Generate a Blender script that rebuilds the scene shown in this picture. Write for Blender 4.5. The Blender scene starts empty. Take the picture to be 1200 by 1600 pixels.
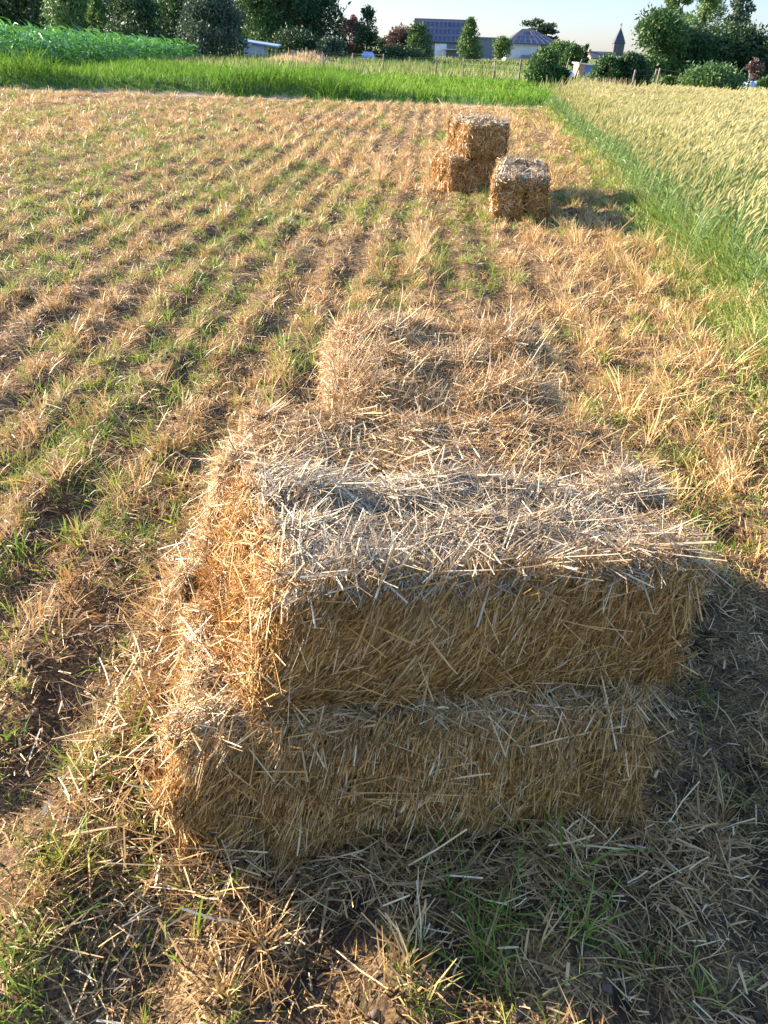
import bpy, math
import numpy as np

rng = np.random.default_rng(7)
scene = bpy.context.scene
COL = scene.collection
PI = math.pi

# ------------------------------------------------------------------ camera frame
CAM_H = 1.6
PITCH, ROLL = math.radians(31.35), math.radians(2.0)
FPX = 1202.0            # focal length in pixels of the 1200 x 1600 photograph
_f = np.array([0, math.cos(PITCH), -math.sin(PITCH)])
_r0 = np.array([1.0, 0, 0]); _u0 = np.cross(_r0, _f)
_r = _r0 * math.cos(ROLL) + _u0 * math.sin(ROLL)
_u = _u0 * math.cos(ROLL) - _r0 * math.sin(ROLL)
CAM = np.array([0, 0, CAM_H])


def at(px, py, Y):
    """the place at distance Y (metres ahead) that a point of the photograph shows"""
    d = _f + _r * (px - 600) / FPX - _u * (py - 800) / FPX
    return CAM + d * (Y / d[1])


def metres(npx, Y):
    return npx / FPX * (Y * math.cos(PITCH) + 0.8)


# ------------------------------------------------------------------ noise
def _hash(ix, iy, seed):
    h = (ix.astype(np.int64) * 374761393 + iy.astype(np.int64) * 668265263 + seed * 982451653) & 0xFFFFFFFF
    h = ((h ^ (h >> 13)) * 1274126177) & 0xFFFFFFFF
    h = h ^ (h >> 16)
    return h / 4294967295.0


def vnoise(x, y, seed=0):
    x = np.asarray(x, float); y = np.asarray(y, float)
    ix = np.floor(x); iy = np.floor(y)
    fx = x - ix; fy = y - iy
    fx = fx * fx * (3 - 2 * fx); fy = fy * fy * (3 - 2 * fy)
    a = _hash(ix, iy, seed); b = _hash(ix + 1, iy, seed)
    c = _hash(ix, iy + 1, seed); d = _hash(ix + 1, iy + 1, seed)
    return (a * (1 - fx) + b * fx) * (1 - fy) + (c * (1 - fx) + d * fx) * fy


def fbm(x, y, seed=0, octv=3):
    s = 0; a = 0.5; t = 0
    for k in range(octv):
        s = s + a * vnoise(x * 2 ** k, y * 2 ** k, seed + k * 17); t += a; a *= 0.5
    return s / t


def sstep(a, b, x):
    t = np.clip((x - a) / (b - a), 0, 1)
    return t * t * (3 - 2 * t)


def unit(v):
    return v / np.maximum(np.linalg.norm(v, axis=-1, keepdims=True), 1e-9)


# ------------------------------------------------------------------ the lie of the land
def margin_x(y):
    return 1.98 + 0.1 * y + 0.25 * (fbm(np.asarray(y) * 0.7, np.zeros_like(y) + 3.0, 91) - 0.5)


def height(x, y):
    x = np.asarray(x, float); y = np.asarray(y, float)
    near = 1 - sstep(20, 45, np.abs(y))
    xr = x - 0.04 * y
    h = 0.075 * (fbm(x * 1.1, y * 0.9, 5) - 0.5) + 0.075 * (fbm(x * 5, y * 4, 9) - 0.5)
    h = h + 0.02 * np.cos(2 * PI * xr / 0.36 + 3.6 * (fbm(xr * 1.1, y * 0.45, 61) - 0.5))
    h = h * near
    return h + 0.40 * sstep(27.2, 28.5, y) * (1 - 0.8 * sstep(30, 37, y)) * (1 - sstep(70, 100, y)) * (1 - sstep(-6, 4, x) * 0.6)


# ------------------------------------------------------------------ mesh helpers
def mesh_obj(name, V, Q, mat, parent=None, tint=None, smooth=False):
    V = np.asarray(V, np.float32).reshape(-1, 3); Q = np.asarray(Q, np.int32).reshape(-1, 4)
    me = bpy.data.meshes.new(name)
    me.vertices.add(len(V)); me.vertices.foreach_set('co', V.ravel())
    me.loops.add(Q.size); me.loops.foreach_set('vertex_index', Q.ravel())
    me.polygons.add(len(Q))
    me.polygons.foreach_set('loop_start', np.arange(0, Q.size, 4, dtype=np.int32))
    me.polygons.foreach_set('loop_total', np.full(len(Q), 4, np.int32))
    if smooth:
        me.polygons.foreach_set('use_smooth', np.ones(len(Q), bool))
    if tint is not None:
        a = me.attributes.new('tint', 'FLOAT', 'FACE')
        a.data.foreach_set('value', np.asarray(tint, np.float32))
    me.update(calc_edges=True)
    if mat is not None:
        me.materials.append(mat)
    o = bpy.data.objects.new(name, me); COL.objects.link(o)
    if parent is not None:
        o.parent = parent
    return o


class Soup:
    """collects quads of many blades or sticks for one mesh"""
    def __init__(s):
        s.V = []; s.Q = []; s.T = []; s.n = 0

    def add(s, V, Q, T):
        s.V.append(V.reshape(-1, 3)); s.Q.append(Q.reshape(-1, 4) + s.n); s.T.append(T.ravel()); s.n += V.size // 3

    def ribbons(s, P, D, L, W, B=None, nseg=2, prof=None, roll=None, vee=0.0, tint=None, side=None):
        """bent ribbons: P base, D direction, L length, W width, B bend vector; vee>0 folds them to a half tube"""
        n = len(P)
        if n == 0:
            return
        L = np.broadcast_to(np.asarray(L, float), (n,)); W = np.broadcast_to(np.asarray(W, float), (n,))
        if B is None:
            B = np.zeros((n, 3))
        if side is None:
            side = np.cross(D, unit(rng.normal(size=(n, 3))))
        side = unit(side); nor = unit(np.cross(side, D))
        ts = np.linspace(0, 1, nseg + 1)
        if prof is None:
            prof = np.ones(nseg + 1)
        K = 3 if vee > 0 else 2
        V = np.zeros((n, nseg + 1, K, 3))
        for i, t in enumerate(ts):
            c = P + D * (L * t)[:, None] + B * (L * t * t)[:, None]
            hw = (W * prof[i] * 0.5)[:, None]
            V[:, i, 0] = c - side * hw; V[:, i, K - 1] = c + side * hw
            if K == 3:
                V[:, i, 1] = c + nor * hw * vee
        idx = np.arange(n * (nseg + 1) * K).reshape(n, nseg + 1, K)
        Q = np.stack([idx[:, :-1, :-1], idx[:, :-1, 1:], idx[:, 1:, 1:], idx[:, 1:, :-1]], -1)
        if tint is None:
            tint = rng.random(n)
        T = np.repeat(np.asarray(tint), nseg * (K - 1))
        s.add(V, Q, T)

    def build(s, name, mat, parent=None):
        return mesh_obj(name, np.concatenate(s.V), np.concatenate(s.Q), mat, parent, np.concatenate(s.T))


BOXQ = np.array([[0, 2, 3, 1], [4, 5, 7, 6], [0, 1, 5, 4], [2, 6, 7, 3], [0, 4, 6, 2], [1, 3, 7, 5]])


class Solid:
    """collects boxes, prisms and tubes for one mesh"""
    def __init__(s):
        s.V = []; s.F = []

    def hexa(s, c8):
        n = len(s.V); s.V += [tuple(map(float, c)) for c in c8]
        s.F += [tuple(int(i) + n for i in q) for q in BOXQ]

    def box(s, x0, x1, y0, y1, z0, z1):
        s.hexa([(x, y, z) for z in (z0, z1) for y in (y0, y1) for x in (x0, x1)])

    def tube(s, pts, rad, k=7):
        pts = [np.asarray(p, float) for p in pts]; base = len(s.V)
        for i, p in enumerate(pts):
            d = unit((pts[min(i + 1, len(pts) - 1)] - pts[max(i - 1, 0)])[None])[0]
            a = np.cross(d, [0.3, 0.9, 0.1] if abs(d[2]) > 0.7 else [0, 0, 1.0]); a = a / np.linalg.norm(a)
            b = np.cross(d, a)
            for j in range(k):
                t = 2 * PI * j / k
                s.V.append(tuple(p + rad[i] * (a * math.cos(t) + b * math.sin(t))))
        for i in range(len(pts) - 1):
            for j in range(k):
                j2 = (j + 1) % k
                s.F.append((base + i * k + j, base + i * k + j2, base + (i + 1) * k + j2, base + (i + 1) * k + j))
        s.F.append(tuple(base + j for j in range(k))[::-1])
        e = base + (len(pts) - 1) * k
        s.F.append(tuple(e + j for j in range(k)))

    def poly(s, verts, faces):
        n = len(s.V); s.V += [tuple(map(float, v)) for v in verts]; s.F += [tuple(i + n for i in f) for f in faces]

    def build(s, name, mat, parent=None, smooth=False):
        me = bpy.data.meshes.new(name); me.from_pydata(s.V, [], s.F); me.update()
        if smooth:
            for p in me.polygons:
                p.use_smooth = True
        me.materials.append(mat)
        o = bpy.data.objects.new(name, me); COL.objects.link(o)
        if parent is not None:
            o.parent = parent
        return o


def tag(o, label=None, cat=None, group=None, kind=None):
    for k, v in (('label', label), ('category', cat), ('group', group), ('kind', kind)):
        if v:
            o[k] = v
    return o


def empty(name, loc=(0, 0, 0), rz=0.0):
    o = bpy.data.objects.new(name, None); COL.objects.link(o)
    o.location = [float(c) for c in loc]; o.rotation_euler = (0, 0, rz); o.empty_display_size = 0.2
    return o


# ------------------------------------------------------------------ materials
def new_mat(name):
    m = bpy.data.materials.new(name); m.use_nodes = True
    nt = m.node_tree
    return m, nt, nt.nodes['Principled BSDF'], nt.nodes['Material Output']


def ramp_node(nt, stops):
    r = nt.nodes.new('ShaderNodeValToRGB')
    e = r.color_ramp.elements
    while len(e) < len(stops):
        e.new(0.5)
    for k, (p, c) in enumerate(stops):
        e[k].position = p; e[k].color = (*c, 1)
    return r


def blade_mat(name, stops, rough=0.6, trans=0.0, spec=0.3, mottling=0.25, mscale=60):
    m, nt, b, out = new_mat(name)
    a = nt.nodes.new('ShaderNodeAttribute'); a.attribute_name = 'tint'
    r = ramp_node(nt, stops); nt.links.new(a.outputs['Fac'], r.inputs['Fac'])
    tc = nt.nodes.new('ShaderNodeTexCoord')
    no = nt.nodes.new('ShaderNodeTexNoise'); no.inputs['Scale'].default_value = mscale; no.inputs['Detail'].default_value = 2
    nt.links.new(tc.outputs['Object'], no.inputs['Vector'])
    mr = nt.nodes.new('ShaderNodeMapRange')
    mr.inputs['To Min'].default_value = 1 - mottling; mr.inputs['To Max'].default_value = 1 + mottling
    nt.links.new(no.outputs['Fac'], mr.inputs['Value'])
    mx = nt.nodes.new('ShaderNodeVectorMath'); mx.operation = 'SCALE'
    nt.links.new(r.outputs['Color'], mx.inputs[0]); nt.links.new(mr.outputs['Result'], mx.inputs['Scale'])
    nt.links.new(mx.outputs['Vector'], b.inputs['Base Color'])
    b.inputs['Roughness'].default_value = rough; b.inputs['Specular IOR Level'].default_value = spec
    if trans > 0:
        t = nt.nodes.new('ShaderNodeBsdfTranslucent'); nt.links.new(mx.outputs['Vector'], t.inputs['Color'])
        ms = nt.nodes.new('ShaderNodeMixShader'); ms.inputs['Fac'].default_value = trans
        nt.links.new(b.outputs['BSDF'], ms.inputs[1]); nt.links.new(t.outputs['BSDF'], ms.inputs[2])
        nt.links.new(ms.outputs['Shader'], out.inputs['Surface'])
    return m


def flat_mat(name, c1, c2=None, scale=4.0, rough=0.8, bump=0.0, spec=0.3, coords='Object'):
    m, nt, b, out = new_mat(name)
    c2 = c2 or tuple(x * 0.75 for x in c1)
    tc = nt.nodes.new('ShaderNodeTexCoord')
    no = nt.nodes.new('ShaderNodeTexNoise'); no.inputs['Scale'].default_value = scale; no.inputs['Detail'].default_value = 5
    nt.links.new(tc.outputs[coords], no.inputs['Vector'])
    r = ramp_node(nt, [(0.3, c1), (0.7, c2)]); nt.links.new(no.outputs['Fac'], r.inputs['Fac'])
    nt.links.new(r.outputs['Color'], b.inputs['Base Color'])
    b.inputs['Roughness'].default_value = rough; b.inputs['Specular IOR Level'].default_value = spec
    if bump:
        bp = nt.nodes.new('ShaderNodeBump'); bp.inputs['Strength'].default_value = bump; bp.inputs['Distance'].default_value = 0.02
        nt.links.new(no.outputs['Fac'], bp.inputs['Height']); nt.links.new(bp.outputs['Normal'], b.inputs['Normal'])
    return m


def brick_mat(name, c1, c2, mortar, scale=1.0):
    m, nt, b, out = new_mat(name)
    tc = nt.nodes.new('ShaderNodeTexCoord')
    mp = nt.nodes.new('ShaderNodeMapping'); mp.inputs['Rotation'].default_value = (PI / 2, 0, 0)
    nt.links.new(tc.outputs['Object'], mp.inputs['Vector'])
    br = nt.nodes.new('ShaderNodeTexBrick'); br.inputs['Scale'].default_value = scale * 4
    br.inputs['Color1'].default_value = (*c1, 1); br.inputs['Color2'].default_value = (*c2, 1); br.inputs['Mortar'].default_value = (*mortar, 1)
    nt.links.new(mp.outputs['Vector'], br.inputs['Vector']); nt.links.new(br.outputs['Color'], b.inputs['Base Color'])
    b.inputs['Roughness'].default_value = 0.9
    return m


STRAW = blade_mat('straw', [(0.0, (0.15, 0.078, 0.028)), (0.38, (0.36, 0.205, 0.075)), (0.75, (0.58, 0.40, 0.19)), (1.0, (0.76, 0.65, 0.46))], 0.5, 0.12, 0.4)
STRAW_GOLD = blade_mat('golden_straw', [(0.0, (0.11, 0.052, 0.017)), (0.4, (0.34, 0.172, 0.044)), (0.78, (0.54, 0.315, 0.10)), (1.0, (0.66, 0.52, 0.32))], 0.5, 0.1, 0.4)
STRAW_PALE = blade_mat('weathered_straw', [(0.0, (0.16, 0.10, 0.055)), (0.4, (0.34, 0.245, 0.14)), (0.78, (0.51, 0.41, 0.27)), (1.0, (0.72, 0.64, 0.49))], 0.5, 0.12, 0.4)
STUBBLE = blade_mat('stubble', [(0.0, (0.22, 0.115, 0.04)), (0.4, (0.46, 0.28, 0.105)), (0.75, (0.60, 0.42, 0.20)), (1.0, (0.72, 0.60, 0.38))], 0.55, 0.2, 0.35)
DEAD = blade_mat('dead_grass', [(0.0, (0.10, 0.055, 0.025)), (0.4, (0.26, 0.155, 0.065)), (0.75, (0.44, 0.29, 0.13)), (1.0, (0.62, 0.47, 0.27))], 0.65, 0.15, 0.25)
MARGIN = blade_mat('margin_grass', [(0.0, (0.07, 0.14, 0.022)), (0.45, (0.15, 0.24, 0.04)), (0.8, (0.28, 0.32, 0.075)), (1.0, (0.52, 0.43, 0.19))], 0.5, 0.3, 0.3, 0.2, 8)
SOIL = blade_mat('soil_crumb', [(0.0, (0.035, 0.024, 0.017)), (0.6, (0.085, 0.06, 0.042)), (1.0, (0.16, 0.12, 0.085))], 0.95, 0, 0.1)
GREEN = blade_mat('green_grass', [(0.0, (0.045, 0.10, 0.015)), (0.45, (0.15, 0.23, 0.03)), (0.8, (0.27, 0.31, 0.058)), (1.0, (0.36, 0.32, 0.10))], 0.5, 0.35, 0.35)
LUSH = blade_mat('lush_grass', [(0.0, (0.05, 0.12, 0.014)), (0.5, (0.115, 0.23, 0.024)), (0.85, (0.20, 0.30, 0.04)), (1.0, (0.34, 0.36, 0.09))], 0.75, 0.28, 0.08, 0.2, 8)
MEADOW = blade_mat('meadow_grass', [(0.0, (0.07, 0.13, 0.03)), (0.5, (0.14, 0.19, 0.05)), (0.8, (0.27, 0.25, 0.09)), (1.0, (0.42, 0.32, 0.17))], 0.6, 0.35, 0.2, 0.2, 4)
DRY = blade_mat('dry_grass', [(0.0, (0.22, 0.20, 0.08)), (0.5, (0.46, 0.32, 0.17)), (1.0, (0.62, 0.46, 0.32))], 0.7, 0.3, 0.2, 0.2, 4)
WSTEM = blade_mat('wheat_stem', [(0.0, (0.07, 0.15, 0.035)), (0.5, (0.14, 0.21, 0.06)), (1.0, (0.32, 0.31, 0.11))], 0.5, 0.35, 0.3)
WEAR = blade_mat('wheat_ear', [(0.0, (0.27, 0.28, 0.095)), (0.5, (0.52, 0.46, 0.20)), (1.0, (0.72, 0.62, 0.35))], 0.6, 0.15, 0.25)
CORN = blade_mat('corn_leaf', [(0.0, (0.035, 0.12, 0.02)), (0.6, (0.08, 0.24, 0.035)), (1.0, (0.17, 0.35, 0.07))], 0.35, 0.25, 0.4, 0.15, 3)


def leaf_mat(name, a, b, c, trans=0.3):
    return blade_mat(name, [(0.0, a), (0.5, b), (1.0, c)], 0.55, trans, 0.3, 0.2, 1.5)


LEAF_DARK = leaf_mat('dark_leaf', (0.017, 0.042, 0.017), (0.033, 0.069, 0.024), (0.065, 0.112, 0.033), 0.22)
LEAF_MID = leaf_mat('mid_leaf', (0.03, 0.069, 0.018), (0.059, 0.119, 0.03), (0.109, 0.178, 0.045), 0.22)
LEAF_LIGHT = leaf_mat('light_leaf', (0.053, 0.107, 0.03), (0.097, 0.166, 0.044), (0.166, 0.243, 0.068), 0.22)
LEAF_BLUE = leaf_mat('bluish_leaf', (0.029, 0.052, 0.033), (0.052, 0.086, 0.052), (0.086, 0.124, 0.071), 0.22)
LEAF_RED = leaf_mat('copper_leaf', (0.069, 0.044, 0.039), (0.127, 0.073, 0.064), (0.196, 0.127, 0.098), 0.22)
BARK = flat_mat('bark', (0.10, 0.075, 0.055), (0.05, 0.04, 0.03), 6, 0.9, 0.4)
PALEBARK = flat_mat('pale_bark', (0.42, 0.38, 0.32), (0.3, 0.26, 0.2), 6, 0.9, 0.3)


# ------------------------------------------------------------------ ground
def spread(lo_dense, hi_dense, step, far, grow=1.12):
    c = list(np.arange(lo_dense, hi_dense + step / 2, step))
    s = step; v = c[-1]
    while v < far:
        s *= grow; v += s; c.append(v)
    s = step; v = c[0]; pre = []
    while v > -far:
        s *= grow; v -= s; pre.append(v)
    return np.array(pre[::-1] + c)


def ground_mat():
    m, nt, b, out = new_mat('field_ground')
    L = nt.links.new
    geo = nt.nodes.new('ShaderNodeNewGeometry')
    sep = nt.nodes.new('ShaderNodeSeparateXYZ'); L(geo.outputs['Position'], sep.inputs['Vector'])

    def noise(scale, detail, rough=0.6, vec=None):
        n = nt.nodes.new('ShaderNodeTexNoise'); n.inputs['Scale'].default_value = scale
        n.inputs['Detail'].default_value = detail; n.inputs['Roughness'].default_value = rough
        L(vec or geo.outputs['Position'], n.inputs['Vector']); return n.outputs['Fac']

    def mixc(fac, a, bb):
        n = nt.nodes.new('ShaderNodeMix'); n.data_type = 'RGBA'
        L(fac, n.inputs['Factor'])
        for sck, v in ((n.inputs[6], a), (n.inputs[7], bb)):
            if isinstance(v, tuple):
                sck.default_value = (*v, 1)
            else:
                L(v, sck)
        return n.outputs[2]

    def rng_(val, a, c):
        n = nt.nodes.new('ShaderNodeMapRange'); n.inputs['From Min'].default_value = a; n.inputs['From Max'].default_value = c
        n.interpolation_type = 'SMOOTHSTEP'
        L(val, n.inputs['Value']); return n.outputs['Result']

    def math_(op, a, c):
        n = nt.nodes.new('ShaderNodeMath'); n.operation = op
        for sck, v in ((n.inputs[0], a), (n.inputs[1], c)):
            if isinstance(v, (int, float)):
                sck.default_value = v
            else:
                L(v, sck)
        return n.outputs[0]
    soil = mixc(rng_(noise(30, 6), 0.35, 0.7), (0.042, 0.028, 0.02), (0.125, 0.084, 0.056))
    litter = mixc(rng_(noise(140, 4), 0.4, 0.62), (0.10, 0.06, 0.03), (0.44, 0.285, 0.14))
    field = mixc(rng_(noise(9, 5), 0.35, 0.62), soil, litter)
    track = mixc(rng_(noise(3, 5), 0.3, 0.7), (0.25, 0.18, 0.12), (0.36, 0.27, 0.18))
    green = mixc(rng_(noise(1.5, 5), 0.3, 0.7), (0.04, 0.085, 0.018), (0.08, 0.13, 0.03))
    meadow = mixc(rng_(noise(0.4, 6), 0.3, 0.7), (0.12, 0.16, 0.045), (0.26, 0.25, 0.10))
    far = mixc(rng_(noise(0.02, 4), 0.3, 0.7), (0.10, 0.14, 0.05), (0.22, 0.21, 0.09))
    wob = math_('MULTIPLY', math_('SUBTRACT', noise(0.6, 3), 0.5), 1.6)
    y = math_('ADD', sep.outputs['Y'], wob)
    c = mixc(rng_(y, 26.0, 26.5), field, track)
    c = mixc(rng_(y, 27.2, 27.7), c, green)
    # the strip under the wheat and its grass margin
    xm = math_('SUBTRACT', math_('SUBTRACT', sep.outputs['X'], math_('MULTIPLY', sep.outputs['Y'], 0.1)), 2.05)
    xm = math_('ADD', xm, math_('MULTIPLY', wob, 0.2))
    c = mixc(rng_(xm, 0.0, 0.3), c, green)
    c = mixc(rng_(y, 48, 53), c, meadow)
    c = mixc(rng_(y, 110, 160), c, far)
    L(c, b.inputs['Base Color'])
    b.inputs['Roughness'].default_value = 0.95; b.inputs['Specular IOR Level'].default_value = 0.1
    bp = nt.nodes.new('ShaderNodeBump'); bp.inputs['Strength'].default_value = 1.0; bp.inputs['Distance'].default_value = 0.025
    L(noise(90, 5, 0.7), bp.inputs['Height']); L(bp.outputs['Normal'], b.inputs['Normal'])
    return m


gx = spread(-2.6, 2.6, 0.035, 2500, 1.07); gy = np.unique(np.concatenate([spread(0.2, 7.0, 0.04, 2500, 1.07), np.arange(26.5, 29.2, 0.15)]))
GX, GY = np.meshgrid(gx, gy)
GV = np.stack([GX, GY, height(GX, GY)], -1)
ii = np.arange(GX.size).reshape(GX.shape)
GQ = np.stack([ii[:-1, :-1], ii[:-1, 1:], ii[1:, 1:], ii[1:, :-1]], -1)
ground = mesh_obj('ground', GV, GQ, ground_mat(), smooth=True)
tag(ground, kind='structure')


# ------------------------------------------------------------------ straw bales
def rounded_grid(hx, hy, hz, rad, step):
    """six gridded faces of a rounded box; returns points, normals, quads, face id"""
    H3 = np.array([hx, hy, hz]); Vs = []; Qs = []; Fs = []; n0 = 0
    for ax in range(3):
        a, bx = [(1, 2), (2, 0), (0, 1)][ax]
        na = max(4, int(2 * H3[a] / step)); nb = max(4, int(2 * H3[bx] / step))
        A, B = np.meshgrid(np.linspace(-H3[a], H3[a], na + 1), np.linspace(-H3[bx], H3[bx], nb + 1), indexing='ij')
        for sgn in (-1, 1):
            P = np.zeros(A.shape + (3,)); P[..., a] = A; P[..., bx] = B; P[..., ax] = sgn * H3[ax]
            idx = np.arange(A.size).reshape(A.shape) + n0
            q = np.stack([idx[:-1, :-1], idx[1:, :-1], idx[1:, 1:], idx[:-1, 1:]], -1)
            if sgn < 0:
                q = q[..., ::-1]
            Vs.append(P.reshape(-1, 3)); Qs.append(q.reshape(-1, 4)); Fs.append(np.full(A.size, ax * 2 + (sgn > 0))); n0 += A.size
    C = np.concatenate(Vs); Q = np.concatenate(Qs); Fid = np.concatenate(Fs)
    return C, Q, Fid


def round_pts(C, H3, rad):
    q = np.clip(C, -(H3 - rad), H3 - rad)
    d = unit(C - q)
    return q + d * rad, d


def bale(label, corners, seed, dens, mats, group, grooves=(0.5,), width=0.0024, lift=1.0, rad=0.045, bulge=0.02, twine=True, slen=0.068, bristle=0, keep=(1, 1, 1, 1, 1, 1), slack=1.0):
    """corners: 8 points, order x fastest, then y, then z. dens: sticks per square metre.
    Faces: 0 -x end, 1 +x end, 2 -y side, 3 +y side, 4 underside, 5 top."""
    r = np.random.default_rng(seed)
    K = np.array(corners, float).reshape(2, 2, 2, 3)     # z y x
    ctr = K.reshape(8, 3).mean(0); base = np.array([ctr[0], ctr[1], K[0].reshape(4, 3)[:, 2].min()])
    hx = np.linalg.norm(K[:, :, 1].mean((0, 1)) - K[:, :, 0].mean((0, 1))) / 2
    hy = np.linalg.norm(K[:, 1].mean((0, 1)) - K[:, 0].mean((0, 1))) / 2
    hz = np.linalg.norm(K[1].mean((0, 1)) - K[0].mean((0, 1))) / 2
    H3 = np.array([hx, hy, hz])
    lng = int(np.argmax([hx, hy]))          # the bale's long axis

    def warp(P, N):
        u = (P / H3 + 1) / 2
        w = np.zeros_like(P)
        for k in range(2):
            for j in range(2):
                for i in range(2):
                    wt = (u[:, 0] if i else 1 - u[:, 0]) * (u[:, 1] if j else 1 - u[:, 1]) * (u[:, 2] if k else 1 - u[:, 2])
                    w += wt[:, None] * K[k, j, i]
        s = P[:, lng]; o = P[:, 1 - lng]
        # slices of packed straw, general unevenness, the furrows the strings press in
        d = bulge * (1.4 * (fbm(P[:, 0] * 5 + seed, P[:, 1] * 5 + P[:, 2] * 6, seed) - 0.5) + 0.9 * (fbm(P[:, 0] * 16 + P[:, 2] * 3, P[:, 1] * 16 + P[:, 2] * 14, seed + 3) - 0.5))
        d = d + 0.022 * (vnoise(s * 10 + 0.6 * vnoise(o * 6, P[:, 2] * 6, seed), np.zeros_like(s), seed + 8) - 0.5)
        side = np.clip(np.abs(N[:, 2]) , 0, 1)
        for g in grooves:
            gd = (o / H3[1 - lng] + 1) / 2 - g
            gd = gd * 2 * H3[1 - lng] + 0.015 * (vnoise(s * 5, s * 0 + g * 9, seed + 4) - 0.5)
            d = d - 0.05 * np.exp(-(gd / 0.03) ** 2) * np.maximum(side, np.abs(N[:, lng]))
        return w + N * d[:, None] - base

    root = empty('straw_bale', base)
    tag(root, label, 'straw bale', group)
    step = 0.012 if dens > 12000 else 0.03
    C, Q, Fid = rounded_grid(hx, hy, hz, rad, step)
    P, N = round_pts(C, H3, rad)
    V = warp(P, N)
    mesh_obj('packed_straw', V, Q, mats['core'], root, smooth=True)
    # sticks
    area = np.array([hy * hz, hy * hz, hx * hz, hx * hz, hx * hy, hx * hy]) * 4
    soups = {'side': Soup(), 'top': Soup()}
    for f in range(6):
        n = int(area[f] * dens * keep[f])
        if n < 2:
            continue
        ax, sg = f // 2, (1 if f % 2 else -1)
        a, bx = [(1, 2), (2, 0), (0, 1)][ax]
        C = np.zeros((n, 3)); C[:, a] = r.uniform(-H3[a], H3[a], n); C[:, bx] = r.uniform(-H3[bx], H3[bx], n); C[:, ax] = sg * H3[ax]
        P, N = round_pts(C, H3, rad)
        # direction along the surface
        ta = np.zeros((n, 3)); ta[:, a] = 1; tb = np.zeros((n, 3)); tb[:, bx] = 1
        if ax == 2:
            ang = r.uniform(0, 2 * PI, n) + 0
            base_ang = (fbm(P[:, 0] * 4, P[:, 1] * 4, seed + 21) - 0.5) * 5
            ang = np.where(r.random(n) < 0.5, base_ang + r.normal(0, 0.5, n), ang)
        elif ax == lng:
            ang = r.uniform(0, 2 * PI, n)
        else:
            # long sides: straw stands on end, packed slice against slice, leaning
            up = PI / 2 if bx == 2 else 0.0
            lean = -0.33 + 0.55 * (fbm(P[:, lng] * 3 + 9, P[:, 2] * 4, seed + 31) - 0.5)
            sgn = 1 if sg < 0 else -1
            ang = up + (lean * sgn if bx == 2 else -lean * sgn) + r.normal(0, 0.2, n)
            wild = r.random(n) < 0.16
            ang[wild] = r.uniform(0, 2 * PI, wild.sum())
        T = ta * np.cos(ang)[:, None] + tb * np.sin(ang)[:, None]
        T = unit(T - N * (T * N).sum(1, keepdims=True))
        Lg = np.exp(r.normal(math.log(slen), 0.5, n)).clip(0.012, 0.22)
        if ax == 2:
            Lg *= 1.15
        # flyaway share
        fly = r.random(n) < (0.028 if ax != lng else 0.09) * lift
        out = np.abs(r.normal(0, 0.05, n)) + np.where(fly, r.uniform(0.15, 0.7, n), 0)
        out *= lift
        D = unit(T + N * (out * np.where(r.random(n) < 0.5, 1, -0.35))[:, None])
        W = width * np.exp(r.normal(0, 0.35, n)).clip(0.45, 2.2)
        # most stalks end where the face ends; the flyaway ones stick out over the edge
        for q_ in (a, bx):
            reach = np.abs(D[:, q_]) * Lg * 0.5
            lim = np.maximum(H3[q_] + np.where(fly, 0.06, 0.012) * lift - reach, H3[q_] * 0.2)
            C[:, q_] = np.clip(C[:, q_], -lim, lim)
        P, N = round_pts(C, H3, rad)
        eps = 0.01
        W0 = warp(P, N)
        e1 = warp(P + D * eps, N) - W0
        D2 = unit(e1)
        off = r.uniform(-0.003, 0.009, n) * lift
        N2 = N
        start = W0 + N2 * off[:, None] - D2 * (Lg * 0.5)[:, None]
        B = unit(r.normal(size=(n, 3))) * (r.uniform(0, 0.30, n) * np.where(fly, 1.6, 1) * slack)[:, None]
        side = np.cross(D2, N2) + r.normal(0, 0.45, (n, 3))
        tint = np.clip(r.beta(1.4, 1.5, n) + 0.0 + 0.35 * (fbm(P[:, 0] * 6, P[:, 1] * 6 + P[:, 2] * 7, seed + 40) - 0.5), 0, 1)
        key = 'top' if ax == 2 else 'side'
        soups[key].ribbons(start, D2, Lg, W, B, nseg=2 if dens > 12000 else 1, prof=np.array([0.7, 1, 0.6]) if dens > 12000 else None, vee=0.5 if dens > 12000 else 0, tint=tint, side=side)
        # a few long pale stalks lying over everything
        m = int(area[f] * dens * keep[f] * (0.006 if ax != 2 else 0.012))
        if m and dens > 12000:
            k = r.integers(0, n, m)
            LL = r.uniform(0.10, 0.24, m)
            th = r.uniform(0, 2 * PI, m)
            T = ta[k] * np.cos(th)[:, None] + tb[k] * np.sin(th)[:, None]
            T = unit(T - N[k] * (T * N[k]).sum(1, keepdims=True))
            DD = unit(T + N[k] * r.normal(0.03, 0.10, m)[:, None])
            soups[key].ribbons(W0[k] + N[k] * 0.011 - DD * (LL * 0.5)[:, None], DD, LL, width * r.uniform(0.9, 1.8, m),
                               unit(r.normal(size=(m, 3))) * 0.08, nseg=3, vee=0.5, tint=r.uniform(0.5, 0.95, m), side=np.cross(DD, N[k]) + r.normal(0, 0.3, (m, 3)))
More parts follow.
